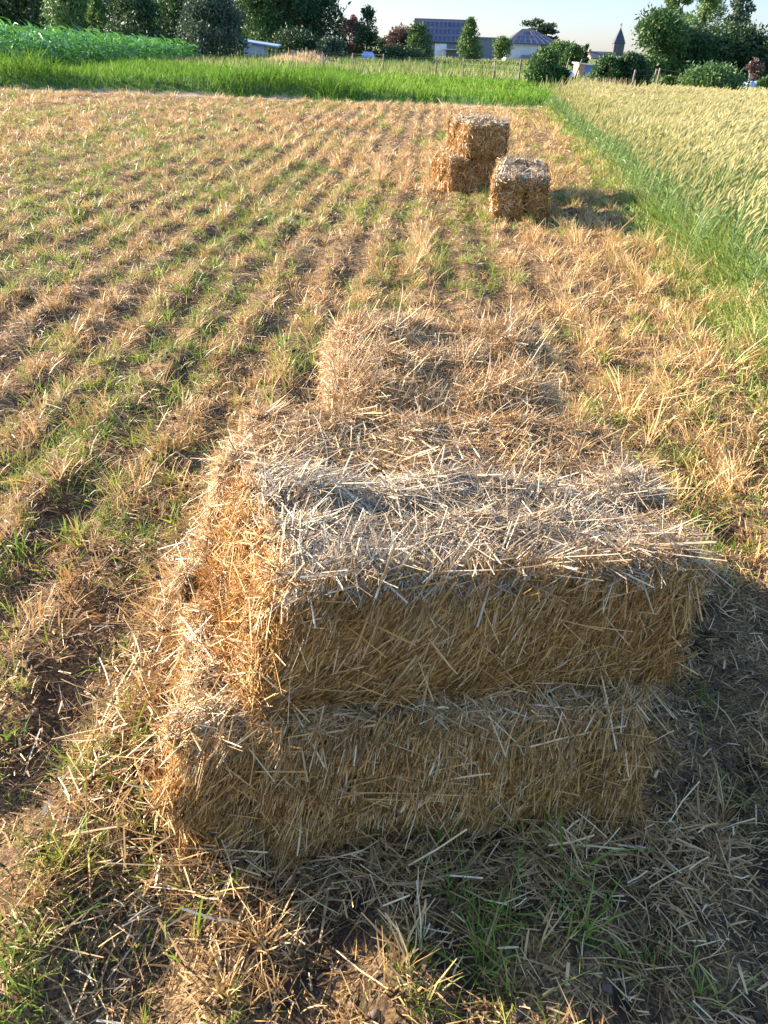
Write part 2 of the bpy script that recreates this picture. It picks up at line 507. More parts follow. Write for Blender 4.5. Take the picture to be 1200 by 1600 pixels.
    if bristle:
        P = np.zeros((bristle, 3)); P[:, 0] = r.uniform(-1, 1, bristle) * H3[0] * 0.96; P[:, 1] = r.uniform(-1, 1, bristle) * H3[1] * 0.96; P[:, 2] = hz
        P, N = round_pts(P, H3, rad)
        D = unit(N + np.stack([r.normal(0.05, 0.45, bristle), r.normal(0, 0.45, bristle), np.zeros(bristle)], -1))
        soups['top'].ribbons(warp(P, N) - D * 0.02, D, np.exp(r.normal(math.log(0.058), 0.4, bristle)).clip(0.02, 0.16), width * r.uniform(0.7, 1.5, bristle),
                             r.normal(0, 0.15, (bristle, 3)), 2, np.array([1, 1, 0.5]), vee=0.5, tint=r.uniform(0.45, 1, bristle))
    soups['side'].build('side_straw', mats['side'], root)
    soups['top'].build('top_straw', mats['top'], root)
    if twine:
        for g in grooves:
            sd = Solid(); pts = []
            t = (2 * g - 1) * H3[1 - lng]
            for s in np.linspace(-H3[lng] * 0.99, H3[lng] * 0.99, 40):
                c = np.zeros(3); c[lng] = s; c[1 - lng] = t + 0.007 * math.sin(s * 9 + seed); c[2] = hz
                c = c[None]; pp, nn = round_pts(c, H3, rad)
                pts.append((warp(pp, nn) + nn * 0.006)[0])
            sd.tube(pts, [0.0022] * len(pts), 6); sd.build('twine', TWINE, root, True)
    return root


TWINE = flat_mat('sisal_twine', (0.30, 0.15, 0.07), (0.18, 0.08, 0.04), 200, 0.9)
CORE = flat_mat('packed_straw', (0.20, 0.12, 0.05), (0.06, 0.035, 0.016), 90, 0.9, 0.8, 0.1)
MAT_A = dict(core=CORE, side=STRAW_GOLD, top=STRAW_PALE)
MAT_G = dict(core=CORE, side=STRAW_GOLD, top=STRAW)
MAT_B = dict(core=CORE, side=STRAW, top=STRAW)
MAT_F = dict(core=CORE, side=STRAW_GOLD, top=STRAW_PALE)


def quad(z, fl, fr, bl, br):
    def p(q):
        return (q[0], q[1], q[2] if len(q) > 2 else z)
    return [p(fl), p(fr), p(bl), p(br)]


NEARG = 'straw bales stacked in the foreground'
DN = 52000
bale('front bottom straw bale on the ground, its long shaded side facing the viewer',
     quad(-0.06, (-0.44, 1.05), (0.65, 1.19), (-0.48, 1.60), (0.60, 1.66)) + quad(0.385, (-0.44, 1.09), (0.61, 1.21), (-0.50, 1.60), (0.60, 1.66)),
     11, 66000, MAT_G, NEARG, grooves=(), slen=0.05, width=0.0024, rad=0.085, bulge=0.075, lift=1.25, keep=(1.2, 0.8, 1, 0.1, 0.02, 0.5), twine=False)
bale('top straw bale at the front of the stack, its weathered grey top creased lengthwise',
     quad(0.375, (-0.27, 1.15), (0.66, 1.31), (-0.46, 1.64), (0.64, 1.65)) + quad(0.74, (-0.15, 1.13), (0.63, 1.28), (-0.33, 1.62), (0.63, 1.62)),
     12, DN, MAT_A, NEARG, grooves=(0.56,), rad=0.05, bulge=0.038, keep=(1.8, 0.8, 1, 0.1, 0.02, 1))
bale('bottom straw bale behind the front one, its fluffy sunlit end poking out left',
     quad(-0.02, (-0.54, 1.65), (0.58, 1.70), (-0.55, 2.02), (0.57, 2.06)) + quad(0.375, (-0.54, 1.65), (0.58, 1.70), (-0.53, 2.02), (0.57, 2.06)),
     13, 20000, MAT_B, NEARG, grooves=(), rad=0.06, bulge=0.035, lift=1.3, keep=(1.6, 1, 0.05, 0.2, 0.02, 0.5), twine=False)
bale('narrow upper straw bale squeezed between the creased top bale and the rearmost raised bale',
     quad(0.37, (-0.48, 1.67), (0.62, 1.67), (-0.46, 1.96), (0.60, 1.96)) + quad(0.715, (-0.38, 1.665, 0.70), (0.62, 1.665, 0.70), (-0.36, 1.96, 0.735), (0.60, 1.95, 0.735)),
     14, DN, MAT_B, NEARG, grooves=(), rad=0.06, bulge=0.03, lift=1.3, keep=(1.6, 1, 0.3, 0.5, 0.02, 1), twine=False)
bale('low straw bale on the ground carrying the rearmost raised bale of the foreground stack',
     quad(-0.02, (-0.36, 2.06), (0.58, 2.08), (-0.34, 2.56), (0.56, 2.58)) + quad(0.39, (-0.34, 2.06), (0.56, 2.08), (-0.32, 2.54), (0.56, 2.56)),
     15, 16000, MAT_B, NEARG, grooves=(), rad=0.06, bulge=0.035, lift=1.3, keep=(1.2, 1, 0.1, 0.3, 0.02, 0.5), twine=False)
bale('rearmost raised straw bale of the foreground stack, short, with pale bristling stalks on its top',
     quad(0.385, (-0.19, 1.98), (0.49, 1.98), (-0.22, 2.62), (0.52, 2.62)) + quad(0.775, (-0.17, 2.02, 0.725), (0.47, 2.04, 0.725), (-0.20, 2.63, 0.775), (0.52, 2.65, 0.775)),
     16, DN, dict(core=CORE, side=STRAW, top=STRAW), NEARG, grooves=(), rad=0.09, bulge=0.07, lift=2.0, keep=(1, 1, 1, 0.4, 0.02, 1.2), twine=False, bristle=1500)
FARG = 'straw bales standing further down the field'
bale('lower bale of the far upright pair, carrying another bale on top',
     quad(-0.02, (0.70, 10.45), (1.26, 10.60), (0.50, 11.40), (1.06, 11.5)) + quad(0.40, (0.68, 10.43), (1.24, 10.58), (0.50, 11.40), (1.06, 11.5)),
     21, 9000, MAT_G, FARG, rad=0.07, bulge=0.06, width=0.007, keep=(1, 1, 1, 0.5, 0.05, 1), lift=1.4, twine=False, grooves=())
bale('upper bale of the far pair, set a little askew on the bale below it',
     quad(0.405, (0.84, 10.48), (1.36, 10.50), (0.68, 11.38), (1.22, 11.45)) + quad(0.80, (0.86, 10.48), (1.37, 10.50), (0.68, 11.38), (1.24, 11.45)),
     22, 9000, MAT_F, FARG, rad=0.07, bulge=0.06, width=0.007, keep=(1, 1, 1, 0.5, 0.05, 1), lift=1.4, twine=False, grooves=())
bale('single far bale to the right of the far pair, pale top tilted towards the viewer',
     quad(-0.02, (1.06, 8.72), (1.60, 8.72), (1.22, 9.82), (1.80, 9.86)) + quad(0.41, (1.04, 8.70), (1.57, 8.70), (1.21, 9.80, 0.50), (1.76, 9.84, 0.48)),
     23, 9000, MAT_F, FARG, rad=0.07, bulge=0.06, width=0.007, keep=(1, 1, 1, 0.5, 0.05, 1), lift=1.4, grooves=(0.62,))


# ------------------------------------------------------------------ stubble field
def in_stack(x, y, pad=0.0):
    """inside the foot of a bale"""
    a = (x > -0.46 + pad) & (x < 0.62 - pad) & (y > 1.12 + 0.12 * (x + 0.4) + pad) & (y < 2.55 - pad)
    b = (x > 0.62) & (x < 1.2) & (y > 10.55) & (y < 11.4)
    c = (x > 1.15) & (x < 1.68) & (y > 8.8) & (y < 9.8)
    return a | b | c


def half_w(y):
    return 0.60 * y + 1.35


ZONES = [(0.25, 3.2, 1.0, 1.0), (3.2, 8.0, 0.75, 1.15), (8.0, 15.0, 0.45, 1.6), (15.0, 26.6, 0.26, 2.4)]


def sample_zone(y0, y1, per_m2, r):
    area = (half_w(y0) + half_w(y1)) * (y1 - y0)
    n = int(area * per_m2)
    # uniform over the trapezoid
    y = r.uniform(y0, y1, int(n * 1.25))
    keep = r.random(len(y)) < half_w(y) / half_w(y1)
    y = y[keep]
    x = r.uniform(-1, 1, len(y)) * half_w(y)
    k = x < margin_x(y) + 0.35
    return x[k], y[k]


def row_field(x, y):
    """how much stubble stands here, 0..1: drilled rows with gaps, denser swaths running up the field"""
    xr = x - 0.04 * y
    row = sstep(0.2, 0.8, 0.5 + 0.5 * np.cos(2 * PI * xr / 0.36 + 3.6 * (fbm(xr * 1.1, y * 0.45, 61) - 0.5)))
    sw = fbm(xr * 1.7, y * 0.33, 62)
    gap = fbm(x * 3.2, y * 2.6, 63)
    v = (0.48 + 0.2 * sstep(7, 16, y) + 0.42 * row) * sstep(0.34, 0.62, sw * 0.45 + gap * 0.65)
    strip = np.exp(-((xr + 0.02) / 0.13) ** 2) * sstep(4.2, 5.2, y) * (1 - sstep(10.5, 11.5, y))
    lane = np.exp(-((xr - 0.36) / 0.17) ** 2) * sstep(3.6, 5.0, y) * (1 - sstep(10, 11, y))
    rt = sstep(0.75, 1.05, x - 0.05 * y) * sstep(1.6, 3, y) * (1 - sstep(7, 9, y)) * 0.5
    near = 0.55 + 0.45 * sstep(0.9, 2.0, y)
    near = np.where((x > 0.35) & (y < 2.2), near * 0.5, near)
    return np.clip((v + 0.9 * strip + rt) * (1 - 0.75 * lane) * near, 0, 1.3)


def green_field(x, y):
    xr = x - 0.07 * y
    g = fbm(xr * 1.1 + 4, y * 0.3, 71) * 0.6 + fbm(x * 2.3, y * 2.0, 72) * 0.5
    left = sstep(0.4, -2.5, x) if False else 1 - sstep(-2.5, 0.4, x)
    g = g + 0.035 + 0.07 * left + 0.05 * np.exp(-((y - 11) / 4.0) ** 2) * left - 0.10 * sstep(12, 24, y) + 0.10 * np.exp(-((margin_x(y) - x) / 0.5) ** 2)
    g = g - 0.05 * (y < 2.0)
    return sstep(0.51, 0.69, g)


stub, loose, grn, mat_ = Soup(), Soup(), Soup(), Soup()
for (y0, y1, dm, wm) in ZONES:
    # standing tufts
    x, y = sample_zone(y0, y1, 150 * dm, rng)
    rf = row_field(x, y)
    k = (rng.random(len(x)) < rf) & ~in_stack(x, y)
    x, y, rf = x[k], y[k], rf[k]
    ns = rng.integers(9, 22, len(x))
    rep = np.repeat(np.arange(len(x)), ns)
    n = len(rep)
    th = rng.uniform(0, 2 * PI, n); rr = np.abs(rng.normal(0, 0.028, n)) * (1 + 0.3 * (wm - 1))
    ox, oy = np.cos(th) * rr, np.sin(th) * rr
    bx, by = x[rep] + ox, y[rep] + oy + rng.normal(0, 0.02, n)
    tuft_h = np.exp(rng.normal(math.log(0.072), 0.32, len(x))) * (0.72 + 0.45 * rf + 0.6 * (rf > 0.95))
    tuft_lean = rng.normal(0, 0.22, (len(x), 2))
    D = unit(np.stack([ox * 9 + tuft_lean[rep, 0] + rng.normal(0, 0.2, n), oy * 9 + tuft_lean[rep, 1] + rng.normal(0, 0.2, n), np.ones(n)], -1))
    L = tuft_h[rep] * rng.uniform(0.5, 1.25, n)
    B = np.stack([D[:, 0] * 0.5 + rng.normal(0, 0.12, n), D[:, 1] * 0.5 + rng.normal(0, 0.12, n), -rng.uniform(0, 0.35, n)], -1)
    P = np.stack([bx, by, height(bx, by) - 0.006], -1)
    tt = np.clip(rng.beta(2, 2, len(x))[rep] * 0.6 + rng.random(n) * 0.4 + 0.05, 0, 1)
    stub.ribbons(P, D, L, 0.0037 * wm * np.exp(rng.normal(0, 0.3, n)), B, 2, np.array([1, 0.9, 0.45]), tint=tt)
    # straw lying about
    x, y = sample_zone(y0, y1, 2300 * dm, rng)
    d_stack = np.hypot(np.maximum(np.abs(x - 0.08) - 0.55, 0), np.maximum(np.abs(y - 1.8) - 0.75, 0))
    dens = 0.30 + 0.55 * sstep(0.35, 0.65, fbm(x * 2.2 - 0.1 * y, y * 1.6, 81)) + 0.6 * np.exp(-(d_stack / 0.22) ** 2)
    k = (rng.random(len(x)) < dens) & ~in_stack(x, y, 0.03)
    x, y = x[k], y[k]; n = len(x)
    th = rng.uniform(0, PI * 2, n)
    L = np.exp(rng.normal(math.log(0.047), 0.55, n)).clip(0.012, 0.24)
    z = height(x, y) + rng.exponential(0.010, n) + 0.002
    rise = rng.normal(0.05, 0.16, n)
    D = unit(np.stack([np.cos(th), np.sin(th), rise], -1))
    B = np.stack([rng.normal(0, 0.12, n), rng.normal(0, 0.12, n), -np.abs(rng.normal(0.02, 0.12, n))], -1)
    P = np.stack([x, y, z], -1) - D * (L * 0.4)[:, None]
    side = np.cross(D, np.array([0, 0, 1.0])) + rng.normal(0, 0.35, (n, 3))
    loose.ribbons(P, D, L, 0.0026 * wm ** 0.9 * np.exp(rng.normal(0, 0.35, n)), B, 2, np.array([1, 1, 0.7]), tint=np.clip(rng.beta(1.6, 1.9, n), 0, 1), side=side)
    # matted dead grass and chaff close to the soil
    x, y = sample_zone(y0, y1, 4600 * dm ** 1.6, rng)
    k = (rng.random(len(x)) < 0.6 + 0.4 * sstep(0.32, 0.6, fbm(x * 3.1, y * 2.7, 63))) & ~in_stack(x, y, 0.03)
    x, y = x[k], y[k]; n = len(x)
    th = rng.uniform(0, PI * 2, n)
    L = np.exp(rng.normal(math.log(0.036), 0.45, n)).clip(0.012, 0.12) * wm ** 0.5
    D = unit(np.stack([np.cos(th), np.sin(th), np.abs(rng.normal(0.15, 0.35, n))], -1))
    B = np.stack([rng.normal(0, 0.35, n), rng.normal(0, 0.35, n), -np.abs(rng.normal(0.1, 0.3, n))], -1)
    mat_.ribbons(np.stack([x, y, height(x, y) + rng.exponential(0.006, n)], -1), D, L, 0.0025 * wm * np.exp(rng.normal(0, 0.35, n)), B, 2, np.array([1, 0.9, 0.3]), tint=rng.beta(1.7, 2.0, n))
    # green shoots
    x, y = sample_zone(y0, y1, 120 * dm, rng)
    gf = green_field(x, y)
    k = (rng.random(len(x)) < gf * 0.9 + 0.02) & ~in_stack(x, y)
    x, y = x[k], y[k]
    ns = rng.integers(6, 18, len(x)); rep = np.repeat(np.arange(len(x)), ns); n = len(rep)
    th = rng.uniform(0, 2 * PI, n); rr = np.abs(rng.normal(0, 0.03, n)) * (1 + 0.3 * (wm - 1))
    ox, oy = np.cos(th) * rr, np.sin(th) * rr
    bx, by = x[rep] + ox, y[rep] + oy
    D = unit(np.stack([ox * 8 + rng.normal(0, 0.25, n), oy * 8 + rng.normal(0, 0.25, n), np.ones(n)], -1))
    hh = np.exp(rng.normal(math.log(0.08), 0.35, len(x)))
    L = hh[rep] * rng.uniform(0.6, 1.35, n)
    B = np.stack([D[:, 0] * 0.7, D[:, 1] * 0.7, -rng.uniform(0, 0.5, n)], -1)
    P = np.stack([bx, by, height(bx, by) - 0.005], -1)
    grn.ribbons(P, D, L, 0.0036 * wm * np.exp(rng.normal(0, 0.3, n)), B, 2, np.array([0.8, 1, 0.15]), tint=np.clip(rng.beta(2, 1.6, len(x))[rep] * 0.7 + rng.random(n) * 0.3, 0, 1))


def gp(px, py):
    d = _f + _r * (px - 600) / FPX - _u * (py - 800) / FPX
    t_ = -CAM_H / d[2]; q = CAM + d * t_
    return (q[0], q[1])


def tuft(px, py, n, spread_, h, soup, w=0.0026, lo=0.25):
    n = int(n * 0.75)
    x0, y0 = gp(px, py)
    th = rng.uniform(0, 2 * PI, n); rr = np.abs(rng.normal(0, spread_, n)); ox, oy = np.cos(th) * rr, np.sin(th) * rr
    k = ~in_stack(x0 + ox, y0 + oy); ox, oy = ox[k], oy[k]; n = len(ox)
    D = unit(np.stack([ox * 5 + rng.normal(0, 0.3, n), oy * 5 + rng.normal(0, 0.3, n), np.ones(n)], -1))
    L = 0.72 * h * rng.uniform(0.4, 1.3, n)
    B = np.stack([D[:, 0] * 0.6 + rng.normal(0, 0.15, n), D[:, 1] * 0.6 + rng.normal(0, 0.15, n), -rng.uniform(0, 0.55, n)], -1)
    soup.ribbons(np.stack([x0 + ox, y0 + oy, height(x0 + ox, y0 + oy) - 0.005], -1), D, L, w * np.exp(rng.normal(0, 0.3, n)), B, 3, np.array([0.8, 1, 0.8, 0.15]), tint=np.clip(lo + 0.6 * rng.random(n), 0, 1))


for px, py, n, sp_, h in ((755, 1500, 110, 0.035, 0.16), (780, 1440, 60, 0.03, 0.13), (640, 1510, 60, 0.03, 0.10), (715, 1360, 40, 0.04, 0.09), (1105, 1095, 70, 0.05, 0.10),
                          (1010, 1500, 50, 0.04, 0.09), (1150, 1250, 60, 0.06, 0.12), (110, 1370, 160, 0.07, 0.12), (150, 1180, 130, 0.07, 0.11), (30, 1500, 110, 0.06, 0.11),
                          (30, 1545, 70, 0.05, 0.12), (200, 1020, 70, 0.04, 0.09), (120, 690, 90, 0.07, 0.12), (230, 860, 80, 0.06, 0.10), (660, 1580, 70, 0.03, 0.10), (1090, 1570, 50, 0.05, 0.09), (40, 760, 110, 0.08, 0.13), (210, 910, 60, 0.05, 0.09)):
    tuft(px, py, n, sp_, h, grn)
for px, py, n, sp_, h in ((405, 1485, 130, 0.03, 0.11), (430, 1560, 90, 0.03, 0.09), (350, 1570, 70, 0.03, 0.09), (60, 1440, 110, 0.06, 0.10), (1130, 1290, 60, 0.05, 0.14), (1185, 1200, 60, 0.04, 0.15), (1060, 660, 160, 0.09, 0.20), (970, 620, 140, 0.09, 0.18), (1140, 760, 140, 0.08, 0.16),
                          (800, 420, 160, 0.12, 0.2), (900, 660, 90, 0.06, 0.16), (250, 1080, 90, 0.05, 0.08), (300, 700, 90, 0.06, 0.11)):
    tuft(px, py, n, sp_, h * 1.2, stub, 0.003, 0.1)
# straw shed from the foot of the stack, drifted against it
n = 4500
t = rng.random(n)
x = np.where(t < 0.45, rng.uniform(-0.75, -0.42, n), rng.uniform(-0.55, 0.85, n))
y = np.where(t < 0.45, rng.uniform(1.05, 2.6, n), 1.05 + 0.12 * (x + 0.42) - np.abs(rng.normal(0, 0.07, n)))
th = rng.uniform(0, 2 * PI, n)
D = unit(np.stack([np.cos(th), np.sin(th), rng.normal(0.1, 0.25, n)], -1))
L = np.exp(rng.normal(math.log(0.055), 0.5, n)).clip(0.02, 0.2)
z = height(x, y) + rng.exponential(0.02, n) + np.where(t < 0.45, 0.12 * sstep(-0.75, -0.42, x) * rng.random(n), 0)
loose.ribbons(np.stack([x, y, z], -1), D, L, 0.0027 * np.exp(rng.normal(0, 0.3, n)), rng.normal(0, 0.1, (n, 3)), 2, tint=rng.beta(1.8, 2.0, n))
clod = Soup()
x, y = sample_zone(0.25, 4.5, 420, rng)
k = ~in_stack(x, y); x, y = x[k], y[k]; n = len(x)
sz = np.exp(rng.normal(math.log(0.006), 0.5, n)).clip(0.002, 0.02)
cub = np.array([(i, j, k_) for k_ in (-1, 1) for j in (-1, 1) for i in (-1, 1)], float) * 0.5
V = cub[None] * (1 + rng.normal(0, 0.28, (n, 8, 3))) * (sz[:, None] * rng.uniform(0.6, 1.4, (n, 3)))[:, None, :]
ca, sa = np.cos(rng.uniform(0, 6.3, n)), np.sin(rng.uniform(0, 6.3, n)); nn_ = np.hypot(ca, sa); ca, sa = ca / nn_, sa / nn_
V = np.stack([V[..., 0] * ca[:, None] - V[..., 1] * sa[:, None], V[..., 0] * sa[:, None] + V[..., 1] * ca[:, None], V[..., 2]], -1)
V = V + np.stack([x, y, height(x, y) + sz * 0.2], -1)[:, None, :]
clod.add(V, (np.arange(n) * 8)[:, None, None] + BOXQ[None], np.repeat(rng.random(n), 6))
tag(clod.build('soil_crumbs', SOIL), 'dark crumbs of soil between the straw in the foreground', 'soil', kind='stuff')
tag(stub.build('stubble', STUBBLE), 'short golden stubble standing in rows across the mown field', 'stubble', kind='stuff')
tag(mat_.build('dead_grass', DEAD), 'brown mat of dead grass and chaff between the stubble', 'dead grass', kind='stuff')
tag(loose.build('loose_straw', STRAW), 'loose straw littering the mown field and the foot of the bales', 'straw', kind='stuff')
tag(grn.build('grass', GREEN), 'green grass shoots sprouting between the stubble rows', 'grass', kind='stuff')

# ------------------------------------------------------------------ grass margin and wheat
mg = Soup()
yy = np.concatenate([rng.uniform(2.6, 9, 15000), rng.uniform(9, 27.5, 15000)])
off = rng.beta(1.6, 2.0, len(yy)) * 0.95 - 0.38
xx = margin_x(yy) + off
k = rng.random(len(yy)) < 0.25 + 0.75 * sstep(0.38, 0.62, fbm(xx * 2, yy * 1.2, 111)) + 0.3 * (off > 0.2)
xx, yy, off = xx[k], yy[k], off[k]; n = len(xx)
wm = 1 + 0.06 * yy
D = unit(np.stack([rng.normal(-0.05, 0.28, n), rng.normal(0, 0.28, n), np.ones(n)], -1))
L = (0.10 + 0.30 * sstep(-0.3, 0.4, off)) * rng.uniform(0.5, 1.3, n)
B = np.stack([D[:, 0] * 0.8, D[:, 1] * 0.8, -rng.uniform(0, 0.45, n)], -1)
mg.ribbons(np.stack([xx, yy, height(xx, yy) - 0.01], -1), D, L, 0.005 * wm * np.exp(rng.normal(0, 0.3, n)), B, 3, np.array([0.8, 1, 0.8, 0.1]),
           tint=np.clip(rng.beta(2, 1.6, n) + 0.08 + 0.6 * (fbm(xx * 1.5, yy * 1.5, 5) - 0.5), 0, 1))
tag(mg.build('margin_grass', MARGIN), 'band of tall green grass along the edge of the wheat', 'grass', kind='stuff')

ws, we = Soup(), Soup()
n = 62000
yy = 3.0 + (26.8 - 3.0) * rng.random(n) ** 0.72
lo = margin_x(yy) - 0.06; hi = np.maximum(0.60 * yy + 1.8, lo + 0.3)
xx = lo + (hi - lo) * rng.random(n)
k = rng.random(n) < (hi - lo) / 13.0 * 1.0 + 0.10
xx, yy = xx[k], yy[k]; n = len(xx)
edge = sstep(-0.1, 0.6, xx - margin_x(yy))
wm = np.clip(1 + 0.05 * yy, 1, 2.0)
H = (0.50 + 0.20 * edge + 0.20 * (fbm(xx * 1.2, yy * 1.2, 131) - 0.5)) * rng.uniform(0.82, 1.1, n)
D = unit(np.stack([rng.normal(0.10, 0.10, n), rng.normal(0.0, 0.10, n), np.ones(n)], -1))
B = np.stack([rng.normal(0.10, 0.05, n), rng.normal(0, 0.06, n), np.full(n, -0.03)], -1)
P = np.stack([xx, yy, height(xx, yy) - 0.01], -1)
ws.ribbons(P, D, H, 0.0036 * wm, B, 2, np.array([1.1, 1, 0.8]), tint=np.clip(0.15 + 0.6 * rng.random(n) * (0.5 + edge), 0, 1))
tip = P + D * H[:, None] + B * H[:, None]
De = unit(D + 2 * B + np.stack([rng.normal(0.12, 0.24, n), rng.normal(-0.05, 0.25, n), rng.normal(-0.05, 0.2, n)], -1))
Le = rng.uniform(0.065, 0.10, n)
tint = np.clip(0.2 + 0.5 * edge * rng.random(n) + 0.3 * rng.random(n) + 0.3 * (fbm(xx * 0.6, yy * 0.6, 132) - 0.5), 0, 1)
s0 = np.cross(De, unit(rng.normal(size=(n, 3))))
for s_ in (s0, np.cross(De, s0)):
    we.ribbons(tip, De, Le, 0.015 * wm ** 0.75, B * 0.5, 3, np.array([0.4, 1, 0.9, 0.15]), tint=tint, side=s_)
for q in range(2):
    f0 = rng.uniform(0.25, 0.75, n)
    PL = P + D * (H * f0)[:, None] + B * (H * f0 * f0)[:, None]
    th = rng.uniform(0, 2 * PI, n)
    DL = unit(np.stack([np.cos(th) * 0.7, np.sin(th) * 0.7, np.ones(n)], -1))
    ws.ribbons(PL, DL, rng.uniform(0.10, 0.22, n), 0.008 * wm, np.stack([np.cos(th) * 0.3, np.sin(th) * 0.3, -rng.uniform(0.3, 0.9, n)], -1), 2,
               np.array([0.7, 1, 0.1]), tint=np.clip(0.1 + 0.6 * rng.random(n), 0, 1))
wheat = we.build('wheat', WEAR)
tag(wheat, 'field of ripening pale yellow wheat on the right', 'wheat', kind='stuff')
st = ws.build('stalks', WSTEM, wheat); tag(st, kind='stuff')

# ------------------------------------------------------------------ verge, meadow, dry patch, corn
vg = Soup()
n = 85000
yy = 26.2 + (50 - 26.2) * rng.random(n) ** 1.25
xx = -(0.60 * yy + 4) + (0.60 * yy + 4 + 9 + 0.2 * (yy - 27)) * rng.random(n)
cl = fbm(xx * 0.55, yy * 0.45, 151)
H = (0.22 + 0.42 * sstep(0.35, 0.7, cl)) * rng.uniform(0.5, 1.25, n) * np.where(xx > -2, 0.55, 0.85)
front = np.exp(-((yy - 28.2 - 1.2 * (fbm(xx * 0.5, yy * 0, 8) - 0.5)) / 0.7) ** 2)
keep_ = (yy > 27.3 + 1.1 * (fbm(xx * 0.35, yy * 0, 14) - 0.5)) | ((rng.random(n) < 0.35) & (fbm(xx * 0.8, yy * 0.8, 15) > 0.52))
H *= keep_
H *= (0.25 + 0.75 * sstep(26.9, 28.0, yy)) * (1 + 0.75 * front * (xx < 1))
D = unit(np.stack([rng.normal(0.05, 0.25, n), rng.normal(0, 0.25, n), np.ones(n)], -1))
B = np.stack([D[:, 0] * 0.6, D[:, 1] * 0.6, -rng.uniform(0, 0.4, n)], -1)
vg.ribbons(np.stack([xx, yy, height(xx, yy) - 0.02], -1), D, H, 0.020 * np.exp(rng.normal(0, 0.3, n)) * (yy / 30), B, 2, np.array([1, 0.9, 0.15]),
           tint=np.clip(rng.beta(2, 2.4, n) + 0.12 * (xx > -1) + 0.45 * (fbm(xx * 0.3, yy * 0.3, 152) - 0.5), 0, 1))
tag(vg.build('verge_grass', LUSH), 'lush bright green grass strip beyond the mown field', 'grass', kind='stuff')
md = Soup()
n = 42000
yy = 49 + (112 - 49) * rng.random(n)
xx = -(0.52 * yy + 4) + (1.04 * yy + 8) * rng.random(n)
yy = np.where((xx > 6.5) & (yy < 60), yy - 14 * rng.random(n), yy)
H = rng.uniform(0.25, 0.7, n) * (0.6 + 0.8 * fbm(xx * 0.2, yy * 0.2, 161))
D = unit(np.stack([rng.normal(0.05, 0.2, n), rng.normal(0, 0.2, n), np.ones(n)], -1))
md.ribbons(np.stack([xx, yy, height(xx, yy) - 0.02], -1), D, H, 0.05 * (yy / 50) * np.exp(rng.normal(0, 0.3, n)), D * np.array([0.3, 0.3, -0.2]), 1,
           np.array([1, 0.25]), tint=np.clip(rng.beta(2, 2, n) * 0.7 + 0.6 * (fbm(xx * 0.12, yy * 0.1, 162) - 0.3), 0, 1))
tag(md.build('meadow_grass', MEADOW), 'yellowing meadow grass around the far fences', 'grass', kind='stuff')
dg = Soup()
n = 2600
c = at(472, 100, 66)
xx = c[0] + rng.normal(0, 1.5, n).clip(-2.4, 2.6); yy = 66 + rng.normal(0, 2.0, n)
H = (0.45 + 1.0 * fbm(xx * 1.3, yy * 0.6, 171)) * rng.uniform(0.5, 1.15, n) * np.exp(-((xx - c[0]) / 2.4) ** 2)
D = unit(np.stack([rng.normal(0.05, 0.15, n), rng.normal(0, 0.15, n), np.ones(n)], -1))
dg.ribbons(np.stack([xx, yy, height(xx, yy)], -1), D, H, 0.06, D * np.array([0.3, 0.3, -0.2]), 2, np.array([0.6, 1, 0.5]))
n = 420
c = at(932, 128, 38)
xx = c[0] + rng.normal(0, 0.8, n); yy = 38 + rng.normal(0, 1.0, n)
D = unit(np.stack([rng.normal(0.05, 0.15, n), rng.normal(0, 0.15, n), np.ones(n)], -1))
dg.ribbons(np.stack([xx, yy, height(xx, yy)], -1), D, rng.uniform(0.3, 0.8, n), 0.02, D * np.array([0.3, 0.3, -0.2]), 2, np.array([0.6, 1, 0.5]))
tag(dg.build('dry_grass', DRY), 'pinkish dry seeding grass standing at the meadow edge', 'grass', kind='stuff')

cs = Soup()
PX, PY = [], []
for row in range(16):
    for q in range(70):
        t = q / 69
        PX.append(-17.3 + 3.0 * t - row * 0.75 + rng.normal(0, 0.05)); PY.append(38.5 + 24 * t + rng.normal(0, 0.1))
PX, PY = np.array(PX), np.array(PY); n = len(PX)
tt = (PY - 38.5) / 24
H = (1.85 - 0.75 * tt) * rng.uniform(0.88, 1.1, n)
P = np.stack([PX, PY, height(PX, PY)], -1)
up = unit(np.stack([rng.normal(0, 0.05, n), rng.normal(0, 0.05, n), np.ones(n)], -1))
cs.ribbons(P, up, H * 0.9, 0.035, None, 2, tint=np.full(n, 0.3))
for q in range(8):
    f0 = 0.15 + 0.105 * q
    th = q * PI + rng.normal(0, 0.7, n) + rng.uniform(0, 6, n) * 0.2
    DL = unit(np.stack([np.cos(th), np.sin(th), np.full(n, 2.2 if q > 5 else 1.2)], -1))
    B = np.stack([np.cos(th) * 0.5, np.sin(th) * 0.5, -rng.uniform(0.5, 1.3, n) * (0.5 if q > 6 else 1)], -1)
    cs.ribbons(P + up * (H * f0)[:, None], DL, rng.uniform(0.5, 0.8, n) * (0.8 if q > 6 else 1), 0.11, B, 3, np.array([0.6, 1, 0.8, 0.1]), tint=np.clip(rng.beta(2, 2, n) + 0.05 * q - 0.2, 0, 1),
               side=np.cross(DL, np.array([0, 0, 1.0])) + rng.normal(0, 0.3, (n, 3)))
tag(cs.build('corn', CORN), 'dense green corn crop at the far left of the field', 'corn', kind='stuff')


